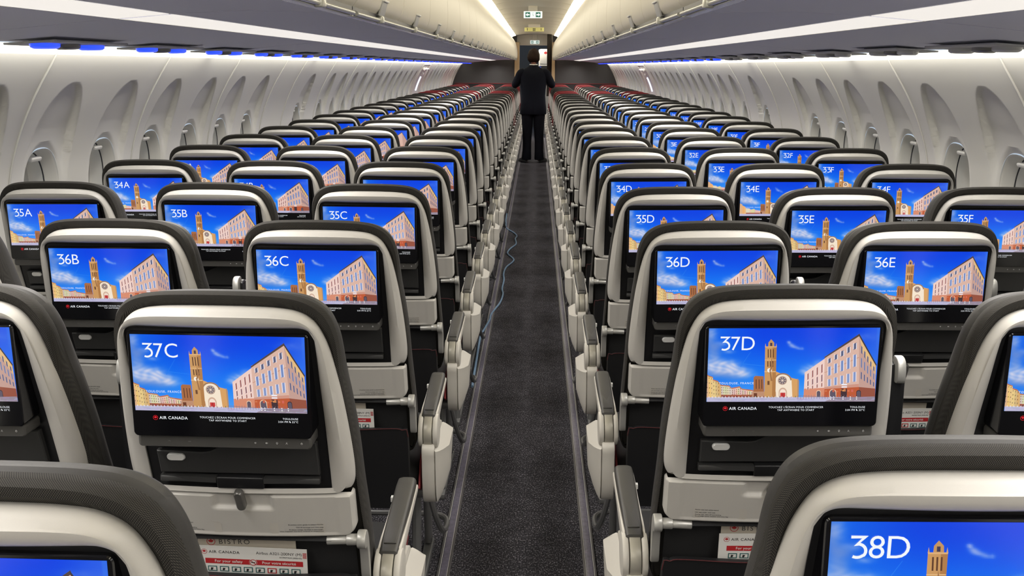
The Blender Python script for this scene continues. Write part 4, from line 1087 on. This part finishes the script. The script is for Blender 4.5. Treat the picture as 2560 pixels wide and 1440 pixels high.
m = MB(); m.box((0, .006, .058), (.2, .008, .058), None, 0, .002); m.build('placard_mount', M_CEIL, t, 40)

# overwing exit fittings on both walls
for sx, nm in ((-1, 'left'), (1, 'right')):
    yd = panels[0][0]
    yd = [p for p in panels if p[2] == 3][0]; yc = (yd[0]+yd[1])/2
    t = struct(bpy.data.objects.new(f'door_{1 if sx<0 else 2}', None)); COL.objects.link(t); t.location = (0, yc, 0)
    m = MB()
    for q in (-.42, .42): m.tube([(sx*(wx(z)-.004), q, z) for z in [.4+.04*k for k in range(31)]], .007, 6)
    m.tube([(sx*(wx(1.6)-.004), -.42+.84*k/6, 1.6) for k in range(7)], .007, 6); m.build('door_frame', M_SEAM, t, 50)
    m = MB(); m.loft([[(sx*(wx(z)-d*wn(z)[0]), q, z-d*wn(z)[1]) for z in [1.21+.21*k/6 for k in range(7)]] for q, d in ((-.035, .0), (-.03, .016), (.03, .016), (.035, .0))], False); m.build('handle_light', M_DOORGLOW, t, 40, False)  # bluish emissive strip on the door panel
    m = MB()
    for q in (-.16, .16): m.box((sx*(wx(1.53)-.02), q, 1.53), (.05, .20, .03), Matrix.Rotation(-sx*.5, 3, 'Y'), 0, .006)
    m.build('handle_cover', MATS['white_gloss'], t, 40)
    m = MB()
    for q in (-.12, .12): m.box((sx*(wx(1.46)-.01), q*.6, 1.46), (.025, .04, .03), None, 0, .005)
    m.build('hinge_cover', MATS['white_gloss'], t, 40)

def cam_axes(th=.2273, yaw=-.0244, roll=.004):
    fw = Vector((sin(yaw)*cos(th), cos(yaw)*cos(th), -sin(th))); r = Vector((cos(yaw), -sin(yaw), 0)); u = r.cross(fw)
    return r*cos(roll)+u*sin(roll), u*cos(roll)-r*sin(roll), fw
# ------------------------------------------------------------------ blue cable on the aisle floor
def floor_pt(px, py):
    r, u, fw = cam_axes(); f = 2400.
    d = r*((px-1280)/f)-u*((py-720)/f)+fw; k = -(1.583-.007)/d.z
    return (.061+d.x*k, d.y*k, .007)
CP = [(1195, 846), (1204, 826), (1219, 800), (1222, 788), (1232, 774), (1246, 756), (1253, 735), (1251, 722), (1256, 700), (1255, 684), (1262, 668), (1278, 655), (1280, 647), (1267, 636), (1266, 630), (1273, 621), (1287, 610), (1285, 597), (1289, 590), (1282, 582), (1268, 574), (1262, 568), (1262, 560)]
m = MB(); pts = [floor_pt(*p) for p in CP]; x0 = pts[0]; pts = [(-.262, 4.60, .007)]+pts+[(-.262, pts[-1][1]+.3, .007), (-.265, pts[-1][1]+.7, .007)]
m.tube(catmull(pts, 4), .0068, 8)
tag(m.build('cable', M_CABLE, None, 60), 'pale blue cable snaking along the left side of the aisle floor', 'cable')

# ------------------------------------------------------------------ the person in the aisle
def skin_obj(name, verts, edges, radii, material, parent, root=0, sub=2):
    me = bpy.data.meshes.new(name); me.from_pydata(verts, edges, []); me.materials.append(material)
    o = bpy.data.objects.new(name, me); COL.objects.link(o)
    if parent is not None: o.parent = parent
    sk = o.modifiers.new('Skin', 'SKIN')
    if not me.skin_vertices: me.skin_vertices.new()
    for i, r in enumerate(radii):
        sv = me.skin_vertices[0].data[i]; sv.radius = r if isinstance(r, tuple) else (r, r); sv.use_root = (i == root)
    sk.use_smooth_shade = True
    sb = o.modifiers.new('Sub', 'SUBSURF'); sb.levels = sub; sb.render_levels = sub
    # bake it so that the mesh is real geometry
    dg = bpy.context.evaluated_depsgraph_get(); nm = bpy.data.meshes.new_from_object(o.evaluated_get(dg))
    o.modifiers.clear(); o.data = nm; bpy.data.meshes.remove(me)
    nm.polygons.foreach_set('use_smooth', [True]*len(nm.polygons)); nm.update()
    if not nm.materials: nm.materials.append(material)
    return o
px_, py_ = -.006, 16.25
per = None
V = [(0, 0, .95), (0, .0, 1.12), (0, .0, 1.30), (0, -.0, 1.44), (0, .006, 1.55), (0, .02, 1.61)]
Rd = [(.14, .09), (.13, .09), (.14, .09), (.10, .07), (.056, .053), (.055, .055)]
Ed = [(0, 1), (1, 2), (2, 3), (3, 4), (4, 5)]
def addc(start, pts, rr):
    p = start
    for q, r in zip(pts, rr):
        V.append(q); Rd.append(r); Ed.append((p, len(V)-1)); p = len(V)-1
    return p
for s in (-1, 1):
    addc(3, [(s*.15, .0, 1.455), (s*.215, .008, 1.41), (s*.285, .03, 1.31), (s*.30, .10, 1.28), (s*.27, .24, 1.283), (s*.25, .30, 1.288)], [.05, .046, .042, .04, .036, .028])
    h = addc(len(V)-1, [(s*.245, .345, 1.290), (s*.243, .375, 1.290)], [(.026, .036), (.024, .036)])
    for q, (ox, L) in enumerate(((-.028, .066), (-.01, .076), (.009, .07), (.026, .055))):
        addc(h, [(s*.243+ox, .395, 1.288), (s*.243+ox*1.2, .395+L*.55, 1.28), (s*.243+ox*1.25, .395+L*.9, 1.258)], [.0095, .0085, .0075])
    addc(h-1, [(s*.243-s*.038, .365, 1.277), (s*.243-s*.052, .392, 1.264), (s*.243-s*.055, .415, 1.254)], [.011, .0095, .008])
    addc(0, [(s*.095, 0, .86), (s*.10, .0, .68), (s*.098, .005, .50), (s*.102, -.01, .30), (s*.105, -.02, .09), (s*.112, .06, .045), (s*.118, .13, .035)], [.095, .085, .064, .058, .042, .04, .034])
per = skin_obj('person', V, Ed, Rd, M_SKIN, None, 0, 2)
per.location = (px_, py_, 0)
tag(per, 'person in dark navy suit standing far down the aisle, seen from behind', 'person')
# head (part of the body): shaped sphere with face, joined to the body mesh
def head_mb():
    m = MB(); rings = []
    n, k = 20, 28
    for i in range(n+1):
        a = pi*i/n; z = cos(a); ring = []
        for j in range(k):
            b = 2*pi*j/k; x = sin(a)*cos(b); y = sin(a)*sin(b)
            X = x*.078; Y = y*.098; Z = z*.122
            if z < -.2: X *= 1-.30*smooth(-.2, -1, z); Y = Y*(1-.18*smooth(-.2, -1, z))+.018*smooth(-.2, -1, z)
            if y > .6: # face: nose, eye sockets, mouth
                Y += .016*math.exp(-((x/.13)**2+((z+.18)/.22)**2)); Y -= .010*(math.exp(-(((abs(x)-.38)/.15)**2+((z-.02)/.1)**2))); Y += .004*math.exp(-((x/.25)**2+((z+.52)/.08)**2))
            ring.append((X, Y, Z))
        rings.append(ring)
    m.loft(rings, True)
    for s in (-1, 1):
        m.loft([[(s*(.076+.014*t), -.008+.020*cos(2*pi*q/10)*w, .0+.032*sin(2*pi*q/10)*w) for q in range(10)] for t, w in ((0, .8), (.6, 1), (1, .7))], True, True)
    return m
hm = head_mb(); Mh = Matrix.Translation((.0, .035, 1.715)) @ Matrix.Rotation(-.20, 4, 'X'); hm.xform(Mh)
bm = bmesh.new(); bm.from_mesh(per.data); hme = hm.mesh('h', M_SKIN, 60); bm.from_mesh(hme); bm.to_mesh(per.data); bm.free()
per.data.polygons.foreach_set('use_smooth', [True]*len(per.data.polygons)); bpy.data.meshes.remove(hme)
# hair
m = MB(); rings = []; n, k = 18, 36
for i in range(n+1):
    a = pi*.80*i/n; ring = []
    for j in range(k):
        b = 2*pi*j/k; x = sin(a)*cos(b); y = sin(a)*sin(b); z = cos(a)
        lim = 1.0
        if y > .35 and z < .45: lim = .86
        if z < -.25: lim *= 1-.18*smooth(-.25, -.8, z)
        nz = 1+.045*sin(7*b+3*a)*sin(9*a+2*b)+.03*sin(13*b-5*a)
        ring.append((x*.101*lim*nz, y*.118*lim*nz-.006, z*.142*lim*nz+.008))
    rings.append(ring)
m.loft(rings, True); m.xform(Mh); m.build('hair', M_HAIR, per, 60)
# jacket
def ell(cx, cy, z, rx, ry, n=32, e=.85): return [(cx+rx*math.copysign(abs(cos(2*pi*k/n))**e, cos(2*pi*k/n)), cy+ry*math.copysign(abs(sin(2*pi*k/n))**e, sin(2*pi*k/n)), z+.0*k) for k in range(n)]
m = MB()
body = [(.80, .0, .215, .135), (.82, .0, .222, .142), (.90, .0, .216, .14), (1.00, .0, .205, .132), (1.10, .0, .198, .126), (1.20, .0, .204, .13), (1.30, .0, .214, .135), (1.40, -.004, .222, .13), (1.46, -.006, .220, .118), (1.50, -.006, .205, .10), (1.53, -.002, .165, .085), (1.56, .004, .115, .074), (1.585, .010, .08, .068), (1.60, .014, .068, .064)]
m.loft([ell(0, cy, z, rx, ry) for z, cy, rx, ry in body], True, True)
for s in (-1, 1):
    pth = catmull([(s*.15, -.004, 1.475), (s*.205, .0, 1.455), (s*.248, .015, 1.38), (s*.293, .03, 1.305), (s*.306, .075, 1.278), (s*.296, .16, 1.28), (s*.268, .25, 1.285), (s*.256, .29, 1.288)], 4)
    nn = len(pth); rad = [.078-.036*smooth(0, 1, q/(nn-1)) for q in range(nn)]
    m.tube(pth, rad, 16)
# centre vent and back seam
m.box((0, -.1405, .88), (.003, .006, .16), None, 0, .001); m.build('jacket', M_SUIT, per, 50)
m = MB()
for s in (-1, 1):
    sec = [(.90, 0, .10, .105, .125), (.80, .0, .098, .10, .115), (.66, .0, .097, .092, .10), (.50, .004, .097, .08, .085), (.34, -.004, .10, .072, .078), (.20, -.012, .102, .073, .078), (.07, -.016, .106, .080, .088), (.05, -.016, .106, .076, .084)]
    m.loft([ell(s*cx, cy, z, rx, ry, 24, 1) for z, cy, cx, rx, ry in sec], True, True)
m.build('trousers', M_TROU, per, 50)
m = MB()
m.loft([ell(0, .012, z, r, r*.95, 24, 1) for z, r in ((1.585, .068), (1.612, .066), (1.614, .062), (1.59, .062))], True); m.build('shirt_collar', M_GALLEY, per, 50)
for s in (-1, 1):
    m = MB()
    def so(z, e, y0=-.09, y1=.21): return [(s*(.106+.42*(yy+.09))+w*e*1.25, yy, z) for w, yy in ([(.034*cos(a)*(1 if sin(a) > 0 else .9)+.0, (y0+y1)/2+(y1-y0)/2*sin(a)*e) for a in [2*pi*q/24 for q in range(24)]])]
    m.loft([so(.0, .96), so(.012, 1.0), so(.03, .98), so(.05, .88), so(.075, .62, -.085, .12), so(.10, .55, -.08, .07)], True, True); m.build('shoe', M_SHOE, per, 50)

# ------------------------------------------------------------------ camera, world, lights
cam = bpy.data.cameras.new('camera'); co = bpy.data.objects.new('camera', cam); COL.objects.link(co)
r, u, fw = cam_axes()
co.matrix_world = Matrix(((r.x, u.x, -fw.x, .049), (r.y, u.y, -fw.y, 0), (r.z, u.z, -fw.z, 1.583), (0, 0, 0, 1)))
cam.sensor_width = 36; cam.lens = 36*2400/2560; cam.clip_start = .02; cam.clip_end = 100
SC.camera = co
P_BIN, P_WALL = 21., 4.6
w = bpy.data.worlds.new('outside'); SC.world = w; w.use_nodes = True
w.node_tree.nodes['Background'].inputs[0].default_value = (.50, .60, .72, 1); w.node_tree.nodes['Background'].inputs[1].default_value = 1.0
def area(name, loc, rot, sx_, sy_, power, col):
    l = bpy.data.lights.new(name, 'AREA'); l.shape = 'RECTANGLE'; l.size = sx_; l.size_y = sy_; l.energy = power; l.color = col
    o = bpy.data.objects.new(name, l); COL.objects.link(o); o.location = loc; o.rotation_euler = rot; return o
for sx in (-1, 1):
    for q in range(10):
        yy = -2.2+2.4*q+1.2
        # added fill lamps under the bin strips, aimed at the seats, wall wash lamps in the slot beside the bins
        l = area('bin_fill', (sx*.907, yy, 1.6945), (0, sx*math.radians(5), 0), .12, 2.3, P_BIN, (1, .955, .90)); l.data.spread = math.radians(150)
        area('wall_lamp', (sx*1.570, yy, 1.648), (0, -sx*math.radians(4), 0), .018, 2.35, P_WALL, (1, .96, .84))
# galley lamp beyond the doorway and an added, unseen fill lamp behind the camera
area('galley_lamp', (0, 23.0, 2.22), (0, 0, 0), .6, .8, 20, (1, .93, .8))
area('aft_fill', (0, -2.2, 2.2), (math.radians(25), 0, 0), 1.6, .8, 40, (1, .95, .88))
SC.view_settings.view_transform = 'Standard'; SC.view_settings.look = 'None'; SC.view_settings.gamma = 1; SC.view_settings.use_curve_mapping = False
SC.view_settings.exposure = 0.0
SC.cycles.use_denoising = True
SC.cycles.max_bounces = 4; SC.cycles.diffuse_bounces = 3; SC.cycles.glossy_bounces = 2; SC.cycles.transparent_max_bounces = 4
SC.cycles.use_adaptive_sampling = True; SC.cycles.adaptive_threshold = .06
for q in (M_PIC, M_TXT, M_TXTR, M_BLUE, M_SIGNW, M_SIGNG, M_SCRB, M_GLOW_W, M_LENS_T, M_STRIP_B, M_DOORGLOW): q.cycles.emission_sampling = 'NONE'
SC.cycles.sample_clamp_indirect = 6
